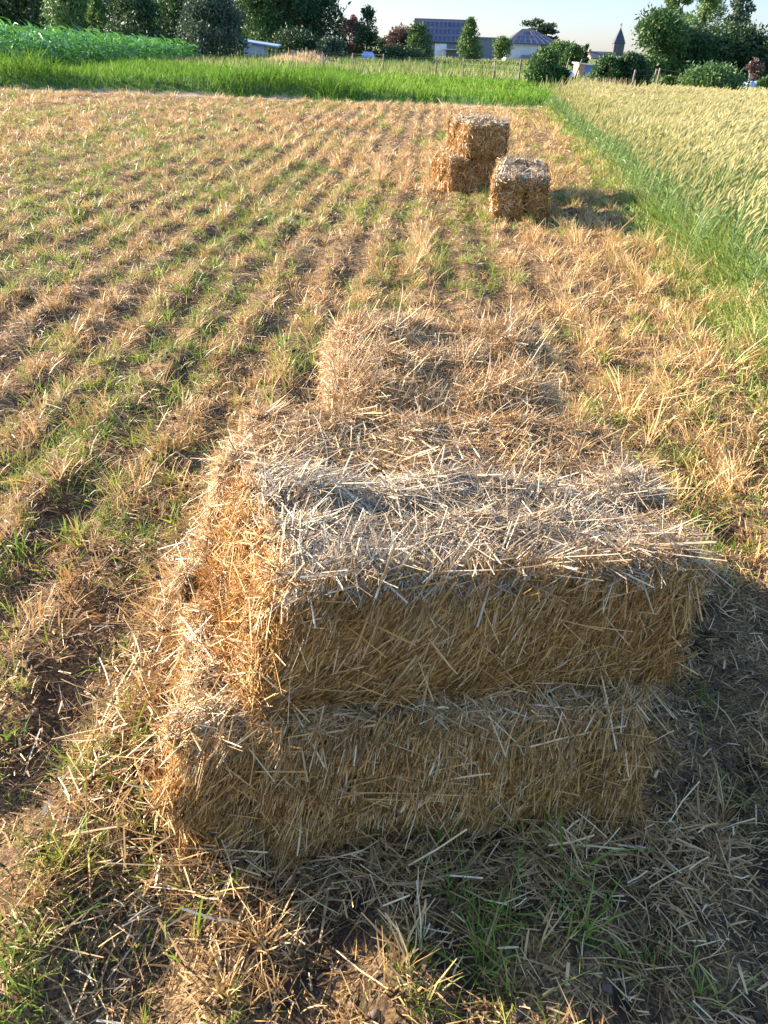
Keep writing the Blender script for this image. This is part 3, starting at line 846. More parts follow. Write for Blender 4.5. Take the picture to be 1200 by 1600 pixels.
# ------------------------------------------------------------------ trees and shrubs
def envelope(kind, t):
    """half width of the crown at relative height t (0 bottom, 1 top)"""
    if kind == 'cone':
        return (1 - t) ** 0.75 * sstep(-0.15, 0.18, t) * 1.0
    if kind == 'column':
        return np.sin(np.clip(t, 0.02, 1) ** 0.8 * PI) ** 0.55
    if kind == 'bush':
        return np.sqrt(np.clip(1 - (t * 0.98) ** 2.4, 0, 1)) * (0.85 + 0.15 * sstep(0, 0.25, t))
    if kind == 'broad':
        return np.sqrt(np.clip(1 - ((t - 0.38) / 0.64) ** 2, 0, 1))
    return np.sqrt(np.clip(1 - (2 * t - 1) ** 2, 0, 1))


TREES = []


def tree(name, label, cat, px, hw, top, Y, mat, kind='round', clear=0.12, n=5000, leaf=0.2, blobs=60, loose_=0.16, bark=None, group=None, droop=0.0, depth=1.0):
    n = int(n * 1.6); leaf = leaf * 0.8; blobs = int(blobs * 0.85)
    """px: where its axis stands in the photograph, hw: half width in pixels, top: pixel row of its tip, Y: metres ahead"""
    r = np.random.default_rng(int(px * 7 + Y * 13 + 5))
    foot = at(px, top, Y); tip = foot[2]
    x0 = foot[0]; g = float(height(x0, Y))
    Ht = tip - g; R = metres(hw, Y) * 1.13
    z0 = clear * Ht
    root = empty(name, (x0, Y, g)); tag(root, label, cat, group)
    # trunk and limbs
    s = Solid()
    tr = max(0.05, 0.028 * Ht)
    bend = r.normal(0, 0.02 * Ht, 2)
    top_z = Ht * (0.9 if kind in ('cone', 'column') else 0.72)
    pts = [(bend[0] * t * t, bend[1] * t * t, top_z * t) for t in np.linspace(0, 1, 6)]
    s.tube(pts, [tr * (1.25 if i == 0 else 1 - 0.16 * i) for i in range(6)])
    # crown clumps
    t = r.beta(1.2, 1.15, blobs); th = r.uniform(0, 2 * PI, blobs); q = np.sqrt(r.random(blobs))
    rad = R * r.uniform(0.16, 0.42, blobs) * (0.75 if kind in ('column', 'cone') else 1)
    env = envelope(kind, t)
    rr = np.maximum(env * R * (0.55 + 0.5 * q) - rad * 0.75, 0)
    C = np.stack([np.cos(th) * rr, np.sin(th) * rr * depth, z0 + t * (Ht - z0)], -1)
    rad = np.minimum(rad, np.maximum(0.9 * env * R, 0.12 * R))
    C[:, 2] = np.minimum(C[:, 2], Ht - rad * 0.75)
    C[:, 2] = np.maximum(C[:, 2], z0 + rad * 0.5)
    for k in range(min(12, blobs)):
        c = C[k]; h0 = min(c[2] * 0.75, top_z * 0.95)
        m = (c * 0.55 + np.array([0, 0, h0 * 0.5])); st = np.array([0, 0, h0 * 0.8])
        s.tube([st, m, c], [tr * 0.4, tr * 0.25, tr * 0.1], 5)
    s.build('trunk', bark or BARK, root, True)
    # leaves: on the clumps' outer shells, and stray sprigs
    w = rad ** 2; k = r.choice(blobs, n, p=w / w.sum())
    d = unit(r.normal(size=(n, 3)))
    f = r.random(n) ** 0.4 * (1 + np.abs(r.normal(0, loose_, n)))
    P = C[k] + d * (rad[k] * f)[:, None] * np.array([1, 1, 0.85])
    if droop:
        P[:, 2] -= droop * np.abs(r.normal(0, 1, n)) * rad[k]
    P[:, 2] = np.maximum(P[:, 2], 0.03)
    D = unit(d * 0.6 + r.normal(0, 0.6, (n, 3)) + np.array([0, 0, -droop * 1.5]))
    sz = leaf * np.exp(r.normal(0, 0.3, n))
    lv = Soup()
    tint = np.clip(r.random(blobs)[k] * 0.55 + r.random(n) * 0.45, 0, 1)
    lv.ribbons(P, D, sz, sz * 0.62, r.normal(0, 0.25, (n, 3)), 2, np.array([0.25, 1, 0.1]), tint=tint)
    lv.build('crown', mat, root)
    TREES.append(root)
    return root


WOOD = 'trees at the edge of the far gardens'
BUSH = 'bushes beyond the wheat'
T = tree
T('broadleaf_tree', 'dark broad tree filling the upper left corner behind the corn', 'tree', 12, 58, -70, 80, LEAF_DARK, 'bush', 0.0, 10000, 0.3, 90, group=WOOD)
T('willow_tree', 'pale green tree with drooping sprays behind the corn', 'tree', 100, 40, -45, 74, LEAF_LIGHT, 'bush', 0.0, 8500, 0.2, 75, droop=0.5, group=WOOD)
T('young_tree', 'slim bright green tree left of the dark round tree by the corn', 'tree', 150, 20, -3, 68, LEAF_LIGHT, 'column', 0.0, 4200, 0.17, 46, group=WOOD)
T('broadleaf_tree', 'dense dark round tree standing just behind the tapering end of the corn', 'tree', 208, 46, -8, 66, LEAF_DARK, 'bush', 0.0, 9500, 0.19, 90, group=WOOD)
T('broadleaf_tree', 'dark tree between the round corn-side tree and the bluish one', 'tree', 268, 44, -30, 76, LEAF_MID, 'bush', 0.0, 8500, 0.22, 80, group=WOOD)
T('broadleaf_tree', 'bluish dark dense tree left of the low pale-roofed shed', 'tree', 326, 50, -22, 71, LEAF_BLUE, 'bush', 0.0, 10500, 0.2, 95, group=WOOD)
T('broadleaf_tree', 'mid green tree rising right behind the low pale-roofed shed', 'tree', 394, 40, -60, 86, LEAF_MID, 'bush', 0.0, 8000, 0.25, 70, group=WOOD)
T('broadleaf_tree', 'tall dark tree right of the shed with sky showing through its top', 'tree', 446, 52, -42, 88, LEAF_DARK, 'bush', 0.0, 9000, 0.26, 75, loose_=0.3, group=WOOD)
T('broadleaf_tree', 'loose dark tree at the right end of the tall left-hand tree belt', 'tree', 500, 38, -26, 90, LEAF_DARK, 'bush', 0.0, 6500, 0.26, 55, loose_=0.4, group=WOOD)
T('broadleaf_tree', 'tall hazy tree filling the gap above the corn between willow and round tree', 'tree', 170, 60, -90, 100, LEAF_BLUE, 'bush', 0.0, 9000, 0.34, 75, group=WOOD)
T('broadleaf_tree', 'dark tree at the back of the belt, above the left part of the corn', 'tree', 62, 60, -80, 108, LEAF_DARK, 'bush', 0.0, 8000, 0.36, 80, group=WOOD)
T('broadleaf_tree', 'dark tree at the back of the belt behind the bluish dense tree', 'tree', 296, 70, -80, 106, LEAF_DARK, 'bush', 0.0, 8500, 0.36, 80, group=WOOD)
T('broadleaf_tree', 'dark tree at the back of the belt behind the low shed', 'tree', 420, 60, -30, 108, LEAF_MID, 'bush', 0.0, 8000, 0.34, 80, group=WOOD)
T('garden_bush', 'dark bush under the tall trees behind the pinkish dry grass', 'bush', 462, 42, 46, 82, LEAF_DARK, 'bush', 0.0, 6000, 0.2, 60, group=WOOD)
T('garden_bush', 'grey-green bush at the right end of the pinkish dry grass', 'bush', 516, 24, 60, 80, LEAF_BLUE, 'bush', 0.0, 3800, 0.18, 45, group=WOOD)
T('copper_tree', 'dull copper tree between the tall tree belt and the airy small tree', 'tree', 546, 18, 24, 97, LEAF_RED, 'broad', 0.1, 2400, 0.24, 30, group=WOOD)
T('airy_tree', 'small airy tree with sparse branches left of the pale blue tarpaulin heap', 'tree', 574, 18, 14, 90, LEAF_DARK, 'broad', 0.04, 2800, 0.22, 34, loose_=0.35, group=WOOD)
T('garden_bush', 'low green bush behind the pale blue tarpaulin heap', 'bush', 601, 18, 60, 98, LEAF_MID, 'bush', 0.0, 2600, 0.2, 40, group=WOOD)
T('copper_tree', 'reddish purple leaved tree left of the solar-roofed barn', 'tree', 624, 19, 37, 94, LEAF_RED, 'broad', 0.1, 2600, 0.21, 34, loose_=0.3, group=WOOD)
T('garden_tree', 'green tree covering the left corner of the solar-roofed barn', 'tree', 657, 21, 38, 92, LEAF_MID, 'bush', 0.04, 3800, 0.2, 45, loose_=0.25, group=WOOD)
T('garden_bush', 'dark hedge-like bush at the foot of the copper tree', 'bush', 628, 36, 76, 90, LEAF_DARK, 'bush', 0.0, 3600, 0.2, 50, group=WOOD)
T('conical_tree', 'feathery conical tree standing in front of the solar-roofed barn', 'tree', 736, 23, 27, 98, LEAF_LIGHT, 'cone', 0.03, 5500, 0.19, 90, loose_=0.3, group=WOOD)
T('clipped_tree', 'small clipped round tree with a pale trunk left of the white house', 'tree', 786, 15, 58, 100, LEAF_LIGHT, 'round', 0.22, 3600, 0.17, 55, loose_=0.05, bark=PALEBARK, group=WOOD)
T('garden_tree', 'light green rounded tree peeping over the near bush beside the cedar', 'tree', 878, 20, 66, 74, LEAF_LIGHT, 'round', 0.2, 3200, 0.18, 45, group=WOOD)
T('clipped_tree', 'dark green round-headed tree above the blue-doored hut', 'tree', 899, 14, 70, 68, LEAF_MID, 'round', 0.35, 2800, 0.15, 45, loose_=0.06, group=WOOD)
T('garden_tree', 'small dark fir-like tree left of the brick gable', 'tree', 917, 8, 71, 84, LEAF_DARK, 'cone', 0.05, 1500, 0.18, 30, group=WOOD)
T('garden_bush', 'large rounded bush by the grass path at the far corner of the wheat', 'bush', 853, 26, 76, 43.5, LEAF_MID, 'bush', 0.0, 6500, 0.11, 70, group=BUSH)
T('garden_bush', 'lower right shoulder bush next to the rounded bush at the wheat corner', 'bush', 880, 15, 108, 43, LEAF_MID, 'bush', 0.0, 2200, 0.11, 30, group=BUSH)
T('garden_bush', 'dark bush right of the blue-doored hut', 'bush', 951, 24, 88, 44, LEAF_MID, 'bush', 0.0, 5200, 0.115, 60, group=BUSH)
T('garden_bush', 'dark bush below the leafy tree right of the church', 'bush', 990, 27, 86, 44, LEAF_DARK, 'bush', 0.0, 5500, 0.12, 65, group=BUSH)
T('broadleaf_tree', 'leafy lighter tree rising just right of the church spire', 'tree', 1034, 38, 20, 60, LEAF_MID, 'broad', 0.0, 11000, 0.19, 48, loose_=0.4, group=WOOD)
T('broadleaf_tree', 'dark dense tree in front of the two left poplars', 'tree', 1080, 58, 44, 62, LEAF_DARK, 'broad', 0.03, 9000, 0.2, 90, group=WOOD)
T('broadleaf_tree', 'dark dense tree in front of the right-hand poplar', 'tree', 1146, 58, 38, 63, LEAF_DARK, 'broad', 0.03, 9000, 0.2, 90, group=WOOD)
T('broadleaf_tree', 'dark tree cut by the right edge of the photo', 'tree', 1200, 32, 62, 61, LEAF_DARK, 'bush', 0.03, 6000, 0.2, 60, group=WOOD)
T('poplar_tree', 'tall dense poplar left of the loose-leaved tall tree', 'tree', 1071, 19, -48, 96, LEAF_LIGHT, 'column', 0.03, 6000, 0.24, 80, group='poplars on the right skyline')
T('poplar_tree', 'shorter slender poplar hugging the tall one on its left', 'tree', 1056, 9, 4, 97, LEAF_BLUE, 'column', 0.03, 2600, 0.24, 45, group='poplars on the right skyline')
T('broadleaf_tree', 'tall loose-leaved tree with sky gaps between the poplars', 'tree', 1112, 28, -24, 84, LEAF_LIGHT, 'broad', 0.08, 4200, 0.23, 42, loose_=0.45, group=WOOD)
T('poplar_tree', 'grey-green poplar alone at the right end of the skyline', 'tree', 1166, 19, -26, 102, LEAF_BLUE, 'column', 0.03, 6000, 0.25, 80, group='poplars on the right skyline')
T('garden_bush', 'tiny two-tufted bush standing alone before the far pasture', 'bush', 1046, 11, 117, 42, LEAF_MID, 'bush', 0.0, 1500, 0.1, 22, loose_=0.3, group=BUSH)
T('garden_bush', 'wide low bush behind the wheat in front of the right-hand dark trees', 'bush', 1118, 45, 103, 41, LEAF_MID, 'bush', 0.0, 8000, 0.11, 80, loose_=0.25, group=BUSH)
T('garden_bush', 'bush cut by the right edge just above the wheat', 'bush', 1198, 11, 122, 39, LEAF_MID, 'bush', 0.0, 1800, 0.11, 26, group=BUSH)
T('copper_tree', 'thin pinkish shrub beside the blue tarpaulin near the right edge', 'shrub', 1181, 11, 94, 52, LEAF_RED, 'broad', 0.1, 900, 0.13, 20, loose_=0.4, group=BUSH)

# the cedar: tiers of flat branches
p = at(847, 26, 150); g = 0.0; Ht = p[2]; R = metres(31, 150)
root = empty('cedar_tree', (p[0], 150, g)); tag(root, 'spreading blue-green cedar with flat tiers behind the white house', 'tree', WOOD)
r = np.random.default_rng(99); s = Solid(); lv = Soup()
s.tube([(0, 0, Ht * t) for t in np.linspace(0, 0.95, 6)], [0.4, 0.34, 0.28, 0.2, 0.14, 0.06])
for k in range(34):
    t = r.uniform(0.25, 1.0); th = r.uniform(0, 2 * PI)
    ln = R * (0.95 if t < 0.6 else (0.95 if t > 0.85 else 0.7)) * r.uniform(0.5, 1.05) * (1.0 if t < 0.95 else 0.7)
    a = np.array([0, 0, Ht * t * 0.93]); e = a + np.array([math.cos(th) * ln, math.sin(th) * ln, Ht * 0.05 * r.uniform(0, 1.3)])
    s.tube([a, (a + e) / 2 + [0, 0, 0.1], e], [0.12, 0.08, 0.03], 5)
    m = 170
    q = r.uniform(0.25, 1.05, m)
    P = a + (e - a) * q[:, None] + np.stack([r.normal(0, 0.35, m), r.normal(0, 0.35, m), r.normal(0, 0.11, m) - 0.1 * q], -1)
    lv.ribbons(P, unit(r.normal(size=(m, 3)) * [1, 1, 0.45]), 0.36, 0.2, None, 1, tint=r.random(m))
s.build('trunk', BARK, root, True); lv.build('crown', LEAF_BLUE, root)


# hedge before the white house
def hedge(name, label, pxa, pxb, top, Y, mat, n=3500):
    a, b = at(pxa, top, Y), at(pxb, top, Y + 2); r = np.random.default_rng(int(pxa))
    L = b[0] - a[0]
    root = empty(name, ((a[0] + b[0]) / 2, Y, 0)); tag(root, label, 'hedge')
    s = Solid(); s.box(-L / 2 + 0.2, L / 2 - 0.2, -0.25, 0.25, 0.0, a[2] - 0.2); s.build('branches', BARK, root)
    P = np.stack([r.uniform(-L / 2, L / 2, n), r.uniform(-0.5, 0.5, n), r.uniform(0.02, 1, n) * a[2]], -1)
    P[:, 2] = np.where(r.random(n) < 0.3, a[2] + r.normal(0, 0.06, n), P[:, 2])
    lv = Soup(); lv.ribbons(P, unit(r.normal(size=(n, 3))), 0.2, 0.13, None, 1, tint=r.random(n)); lv.build('foliage', mat, root)


hedge('garden_hedge', 'low dark clipped hedge in front of the white house', 757, 832, 101, 86, LEAF_DARK)

# ------------------------------------------------------------------ buildings
M_SLATE = flat_mat('slate_roof', (0.035, 0.038, 0.05), (0.06, 0.064, 0.08), 3, 0.7)
M_PANEL = flat_mat('solar_glass', (0.012, 0.022, 0.06), (0.02, 0.035, 0.085), 1, 0.5, 0, 0.25)
M_ALU = flat_mat('panel_frame', (0.17, 0.185, 0.23), (0.13, 0.145, 0.18), 3, 0.4)
M_GREYBRICK = brick_mat('grey_brick', (0.15, 0.15, 0.18), (0.11, 0.11, 0.14), (0.22, 0.22, 0.24))
M_REDBRICK = brick_mat('red_brick', (0.32, 0.17, 0.12), (0.25, 0.13, 0.095), (0.36, 0.3, 0.26))
M_WHITE = flat_mat('white_render', (0.5, 0.5, 0.52), (0.42, 0.42, 0.44), 1.5, 0.85)
M_GLASS = flat_mat('window_glass', (0.02, 0.025, 0.035), (0.05, 0.06, 0.07), 2, 0.1, 0, 0.6)
M_BLUE = flat_mat('blue_paint', (0.06, 0.17, 0.48), (0.05, 0.13, 0.38), 4, 0.5)
M_PALEBLUE = flat_mat('pale_blue_sheet', (0.3, 0.42, 0.62), (0.22, 0.32, 0.5), 3, 0.45)
M_WOOD = flat_mat('weathered_wood', (0.24, 0.19, 0.14), (0.14, 0.11, 0.085), 10, 0.9, 0.3)
M_SHEET = flat_mat('pale_sheet', (0.6, 0.63, 0.68), (0.48, 0.5, 0.56), 3, 0.45)
M_STONE = flat_mat('tower_stone', (0.11, 0.10, 0.105), (0.07, 0.066, 0.075), 0.8, 0.9, 0.3)


def slab(s, a, b, c, d, th):
    """a slab over the quad a b c d (anticlockwise seen from outside), thickness th below it"""
    q = [np.asarray(v, float) for v in (a, b, c, d)]
    n = unit(np.cross(q[1] - q[0], q[3] - q[0])[None])[0]
    lo = [v - n * th for v in q]
    vs = q + lo
    s.poly(vs, [(0, 1, 2, 3), (7, 6, 5, 4), (0, 4, 5, 1), (1, 5, 6, 2), (2, 6, 7, 3), (3, 7, 4, 0)])
    return n


def panel_grid(parent, a, b, c, d, cols, rows, gap=0.06, skip=(), lift=0.05, u0=0.0, u1=1.0, v0=0.0, v1=1.0):
    """solar panels on the roof quad a (eave left) b (eave right) c (ridge right) d (ridge left)"""
    a, b, c, d = [np.asarray(v, float) for v in (a, b, c, d)]
    n = unit(np.cross(b - a, d - a)[None])[0]

    def pt(u, v):
        return (a * (1 - u) + b * u) * (1 - v) + (d * (1 - u) + c * u) * v + n * lift
    for j in range(rows):
        for i in range(cols):
            if (i, j) in skip:
                continue
            ua, ub = u0 + (u1 - u0) * (i + 0.06) / cols, u0 + (u1 - u0) * (i + 0.94) / cols
            va, vb = v0 + (v1 - v0) * (j + 0.05) / rows, v0 + (v1 - v0) * (j + 0.95) / rows
            s = Solid(); slab(s, pt(ua, va), pt(ub, va), pt(ub, vb), pt(ua, vb), 0.03)
            f = s.build('solar_panel', M_ALU, parent)
            g = Solid(); e, h = (ub - ua) * 0.07, (vb - va) * 0.05
            off = n * 0.006
            slab(g, pt(ua + e, va + h) + off, pt(ub - e, va + h) + off, pt(ub - e, vb - h) + off, pt(ua + e, vb - h) + off, 0.01)
            g.build('glass', M_PANEL, f)


# barn with a solar roof
Y = 116
A = at(646, 95, Y); W = metres(87, Y); zr = at(645, 28, Y + 3)[2]; ze = at(650, 63, Y)[2]
bn = empty('solar_barn', (A[0], Y, 0), math.radians(-3)); tag(bn, 'grey brick barn whose roof is covered with rows of solar panels', 'barn')
s = Solid(); s.box(0, W, 0, 6.4, 0, ze - 0.05)
s.poly([(0, 0, ze - 0.05), (0, 6.4, ze - 0.05), (0, 3.2, zr - 0.12), (0.25, 0, ze - 0.05), (0.25, 6.4, ze - 0.05), (0.25, 3.2, zr - 0.12)], [(0, 2, 1), (3, 4, 5), (0, 3, 5, 2), (1, 2, 5, 4)])
s.poly([(W - 0.25, 0, ze - 0.05), (W - 0.25, 6.4, ze - 0.05), (W - 0.25, 3.2, zr - 0.12), (W, 0, ze - 0.05), (W, 6.4, ze - 0.05), (W, 3.2, zr - 0.12)], [(0, 2, 1), (3, 4, 5), (0, 3, 5, 2), (1, 2, 5, 4)])
s.build('wall', M_GREYBRICK, bn)
s = Solid()
ra, rb, rc, rd = (-0.2, -0.3, ze - 0.15), (W + 0.15, -0.3, ze - 0.15), (W + 0.15, 3.2, zr), (-0.2, 3.2, zr)
slab(s, ra, rb, rc, rd, 0.12)
slab(s, (W + 0.15, 6.7, ze - 0.15), (-0.2, 6.7, ze - 0.15), (-0.2, 3.2, zr), (W + 0.15, 3.2, zr), 0.12)
rf = s.build('roof', M_SLATE, bn)
panel_grid(rf, ra, rb, rc, rd, 10, 3, u0=0.13, u1=0.86, v0=0.02, v1=0.9)
s = Solid(); s.box(W * 0.37, W * 0.58, -0.06, 0.0, 0.05, 2.0); s.build('garage_door', M_SHEET, bn)
s = Solid()
for k in range(5):
    s.box(W * 0.5 + k * 0.5, W * 0.5 + k * 0.5 + 0.42, -1.9, -0.08, 1.15 + 0.0, 1.2)
for xx_ in (W * 0.5 + 0.1, W * 0.5 + 2.2):
    s.box(xx_, xx_ + 0.1, -1.8, -1.7, 0, 1.148)
s.build('lean_to', M_SHEET, bn)
zx = at(750, 60, Y)[2]
s = Solid(); s.box(W + 0.15, W + 3.2, 0.4, 5.0, 0, zx); s.box(W + 0.152, W + 3.35, 0.25, 5.15, zx + 0.002, zx + 0.16); s.build('annex', M_GREYBRICK, bn)

# white house with hipped roof
Y = 126
A = at(790, 98, Y); W = metres(84, Y); ze = at(820, 68, Y)[2]; zr = at(822, 45, Y + 3)[2]
wh = empty('white_house', (A[0], Y, 0)); tag(wh, 'white rendered house with a hipped solar roof in front of the cedar', 'house')
s = Solid(); s.box(0, W, 0, 7, 0, ze - 0.1); s.build('wall', M_WHITE, wh)
s = Solid()
e0, e1, e2, e3 = (-0.4, -0.4, ze - 0.1), (W + 0.4, -0.4, ze - 0.1), (W + 0.4, 7.4, ze - 0.1), (-0.4, 7.4, ze - 0.1)
t0, t1 = (W * 0.30, 3.2, zr), (W * 0.50, 3.2, zr)
s.poly([e0, e1, e2, e3, t0, t1], [(0, 1, 5, 4), (1, 2, 5), (2, 3, 4, 5), (3, 0, 4), (3, 2, 1, 0)])
rf = s.build('roof', M_SLATE, wh)
panel_grid(rf, e0, e1, t1, t0, 7, 3, u0=0.1, u1=0.9, v0=0.05, v1=0.85, skip=((0, 2), (6, 2), (3, 2)))
s = Solid(); s.box(W * 0.62, W * 0.72, -0.06, 0, 0.0, 2.1); s.build('door', M_GLASS, wh)
s = Solid(); s.box(W * 0.80, W * 0.93, -0.05, 0, 0.9, 2.0); f = s.build('window', M_WHITE, wh)
s = Solid(); s.box(W * 0.815, W * 0.915, -0.07, -0.052, 0.98, 1.93); s.build('pane', M_GLASS, f)
s = Solid(); s.box(W * 0.28, W * 0.66, -0.7, -0.08, 0, 0.75); s.build('garden_wall', M_GREYBRICK, wh)

# church
Y = 360
A = at(965, 88, Y); W = metres(16, Y); z1 = at(964, 68, Y)[2]; z2 = at(967, 43, Y)[2]
ch = empty('church', (A[0], Y, 0)); tag(ch, 'dark church tower with a pointed slate spire on the right skyline', 'church')
h = W / 2
s = Solid(); s.box(-h, h, 0, W, 0, z1); s.build('tower', M_STONE, ch)
s = Solid()
rings = []
for rr_, z in ((h * 1.12, z1 + 0.01), (h * 0.98, z1 + (z2 - z1) * 0.14), (h * 0.72, z1 + (z2 - z1) * 0.40), (0.08, z2)):
    rings.append([(rr_ * c, h + rr_ * d, z) for c, d in ((-1, -1), (1, -1), (1, 1), (-1, 1))])
vs = sum(rings, []); fs = [(3, 2, 1, 0), (12, 13, 14, 15)]
for k in range(3):
    fs += [(4 * k + j, 4 * k + (j + 1) % 4, 4 * k + 4 + (j + 1) % 4, 4 * k + 4 + j) for j in range(4)]
s.poly(vs, fs); sp = s.build('spire', M_SLATE, ch)
s = Solid(); s.box(-0.09, 0.09, h - 0.09, h + 0.09, z2 - 0.3, z2 + 1.6); s.box(-0.5, 0.5, h - 0.07, h + 0.07, z2 + 0.85, z2 + 1.03); s.build('cross', M_SLATE, sp)
for k in (-1, 1):
    s = Solid(); s.box(k * h * 0.4 - 0.5, k * h * 0.4 + 0.5, -0.12, 0, z1 - 3.2, z1 - 1.0); s.build('louvre', M_GLASS, ch)

# brick house before the church
Y = 190
A = at(921, 104, Y); W = metres(42, Y); ze = at(921, 90, Y)[2]; zr = at(924, 80, Y + 3)[2]
bh = empty('brick_house', (A[0], Y, 0), math.radians(8)); tag(bh, 'red brick building with a dark ridge roof left of the church tower', 'house')
s = Solid(); s.box(0, W, 0, 6, 0, ze); s.poly([(0, 0, ze), (0, 6, ze), (0, 3, zr - 0.1), (0.3, 0, ze), (0.3, 6, ze), (0.3, 3, zr - 0.1)], [(0, 2, 1), (3, 4, 5), (0, 3, 5, 2), (1, 2, 5, 4)]); s.build('wall', M_REDBRICK, bh)
s = Solid(); slab(s, (0.31, -0.3, ze - 0.1), (W, -0.3, ze - 0.1), (W, 3, zr), (0.31, 3, zr), 0.12); slab(s, (W, 6.3, ze - 0.1), (0.31, 6.3, ze - 0.1), (0.31, 3, zr), (W, 3, zr), 0.12)
rf = s.build('roof', M_SLATE, bh)
s = Solid(); s.box(0.35, 0.9, 2.7, 3.3, zr - 0.4, zr + 0.35); s.build('chimney', M_REDBRICK, rf)

# brick house at the far left, between the trees
Y = 96
A = at(36, 30, Y); W = metres(34, Y)
b2 = empty('brick_house', (A[0], Y, 0)); tag(b2, 'red brick house glimpsed between the trees at the upper left', 'house')
s = Solid(); s.box(0, W, 0, 6, 0, 5.2); s.build('wall', M_REDBRICK, b2)
s = Solid(); slab(s, (-0.3, -0.4, 5.1), (W + 0.3, -0.4, 5.1), (W + 0.3, 3, 7.4), (-0.3, 3, 7.4), 0.15); slab(s, (W + 0.3, 6.4, 5.1), (-0.3, 6.4, 5.1), (-0.3, 3, 7.4), (W + 0.3, 3, 7.4), 0.15); s.build('roof', M_SLATE, b2)
s = Solid(); s.box(W * 0.55, W * 0.8, -0.05, 0, 2.9, 4.2); f = s.build('window', M_WHITE, b2)
s = Solid(); s.box(W * 0.57, W * 0.78, -0.07, -0.052, 3.0, 4.1); s.build('pane', M_GLASS, f)

# low shed with a pale roof at the foot of the tree belt
Y = 76
A = at(378, 84, Y); W = metres(56, Y); zt = at(378, 63, Y)[2]
sh = empty('garden_shed', (A[0], Y, 0)); tag(sh, 'low grey shed with a pale blue sloping roof under the tall trees', 'shed')
s = Solid(); s.box(0.15, W * 0.62, 0.1, 2.2, 0, zt - 0.28)
s.box(W - 0.25, W - 0.15, 0.1, 0.2, 0, zt - 0.5); s.build('wall', M_WHITE, sh)
s = Solid(); s.hexa([(-0.1, -0.2, zt - 0.10), (W, -0.2, zt - 0.42), (-0.1, 2.5, zt), (W, 2.5, zt - 0.32), (-0.1, -0.2, zt - 0.0), (W, -0.2, zt - 0.32), (-0.1, 2.5, zt + 0.1), (W, 2.5, zt - 0.22)]); s.build('roof', M_PALEBLUE, sh)

# hut with a blue door
Y = 58
A = at(903, 120, Y); W = metres(28, Y); zt = at(915, 99, Y)[2]
hu = empty('animal_hut', (A[0], Y, 0), math.radians(4)); tag(hu, 'small low hut with a bright blue door between two bushes', 'hut')
s = Solid(); s.box(0, W, 0, 1.4, 0, zt - 0.06); s.build('wall', M_REDBRICK, hu)
s = Solid(); s.hexa([(-0.12, -0.15, zt - 0.03), (W + 0.1, -0.15, zt - 0.13), (-0.12, 1.5, zt - 0.03), (W + 0.1, 1.5, zt - 0.13), (-0.12, -0.15, zt + 0.04), (W + 0.1, -0.15, zt - 0.06), (-0.12, 1.5, zt + 0.04), (W + 0.1, 1.5, zt - 0.06)]); s.build('roof', M_SHEET, hu)
s = Solid(); s.box(W * 0.36, W * 0.97, -0.05, 0, 0.02, zt - 0.2); s.build('door', M_BLUE, hu)


# tarpaulin-covered heaps
def heap(label, pxa, pxb, top, Y, mat):
    r = np.random.default_rng(int(pxa)); a, b = at(pxa, top, Y), at(pxb, top, Y); L = b[0] - a[0]; H = a[2]
    U, V = np.meshgrid(np.linspace(0, 1, 17), np.linspace(0, 1, 11), indexing='ij')
    prof = np.clip(1 - np.abs(2 * U - 1) ** 4, 0, 1) * np.clip(1 - np.abs(2 * V - 1) ** 3, 0, 1)
    Z = H * prof ** 0.5 * (0.85 + 0.25 * fbm(U * 4, V * 4, int(pxa)))
    P = np.stack([(U - 0.5) * L, (V - 0.5) * 1.2, Z], -1)
    idx = np.arange(U.size).reshape(U.shape)
    o = mesh_obj('tarpaulin_heap', P, np.stack([idx[:-1, :-1], idx[1:, :-1], idx[1:, 1:], idx[:-1, 1:]], -1), mat)
    o.location = ((a[0] + b[0]) / 2, Y, 0); tag(o, label, 'tarpaulin')


heap('pale blue tarpaulin heap at the meadow edge below the airy tree', 563, 587, 80, 86, M_PALEBLUE)
heap('bluish tarpaulin heap half hidden behind bushes near the right edge', 1162, 1190, 126, 46, M_PALEBLUE)
heap('small whitish sheet-covered heap between the wheat-corner bush and the hut', 876, 897, 107, 56, M_SHEET)


# fences
def fence(label, pts, hts, post=0.04):
    r = np.random.default_rng(int(abs(pts[0][0]) * 10) + 3)
    c = np.mean(pts, 0); root = empty('wire_fence', (c[0], c[1], 0)); tag(root, label, 'fence')
    pos = [np.array([p[0] - c[0], p[1] - c[1], float(height(p[0], p[1])) - 0.05]) for p in pts]
    tops = []
    for q, h_ in zip(pos, hts):
        e = q + np.array([r.normal(0, 0.05), r.normal(0, 0.04), h_]); tops.append(e)
        s = Solid(); s.tube([q, q * 0.5 + e * 0.5, e], [post * 1.05, post, post * 0.95], 8); s.build('post', M_WOOD, root, True)
    for f in (0.5, 0.72, 0.94):
        s = Solid(); s.tube([q + (e - q) * f - np.array([0, post, 0]) for q, e in zip(pos, tops)], [0.004] * len(pos), 5); s.build('wire', M_WOOD, root)


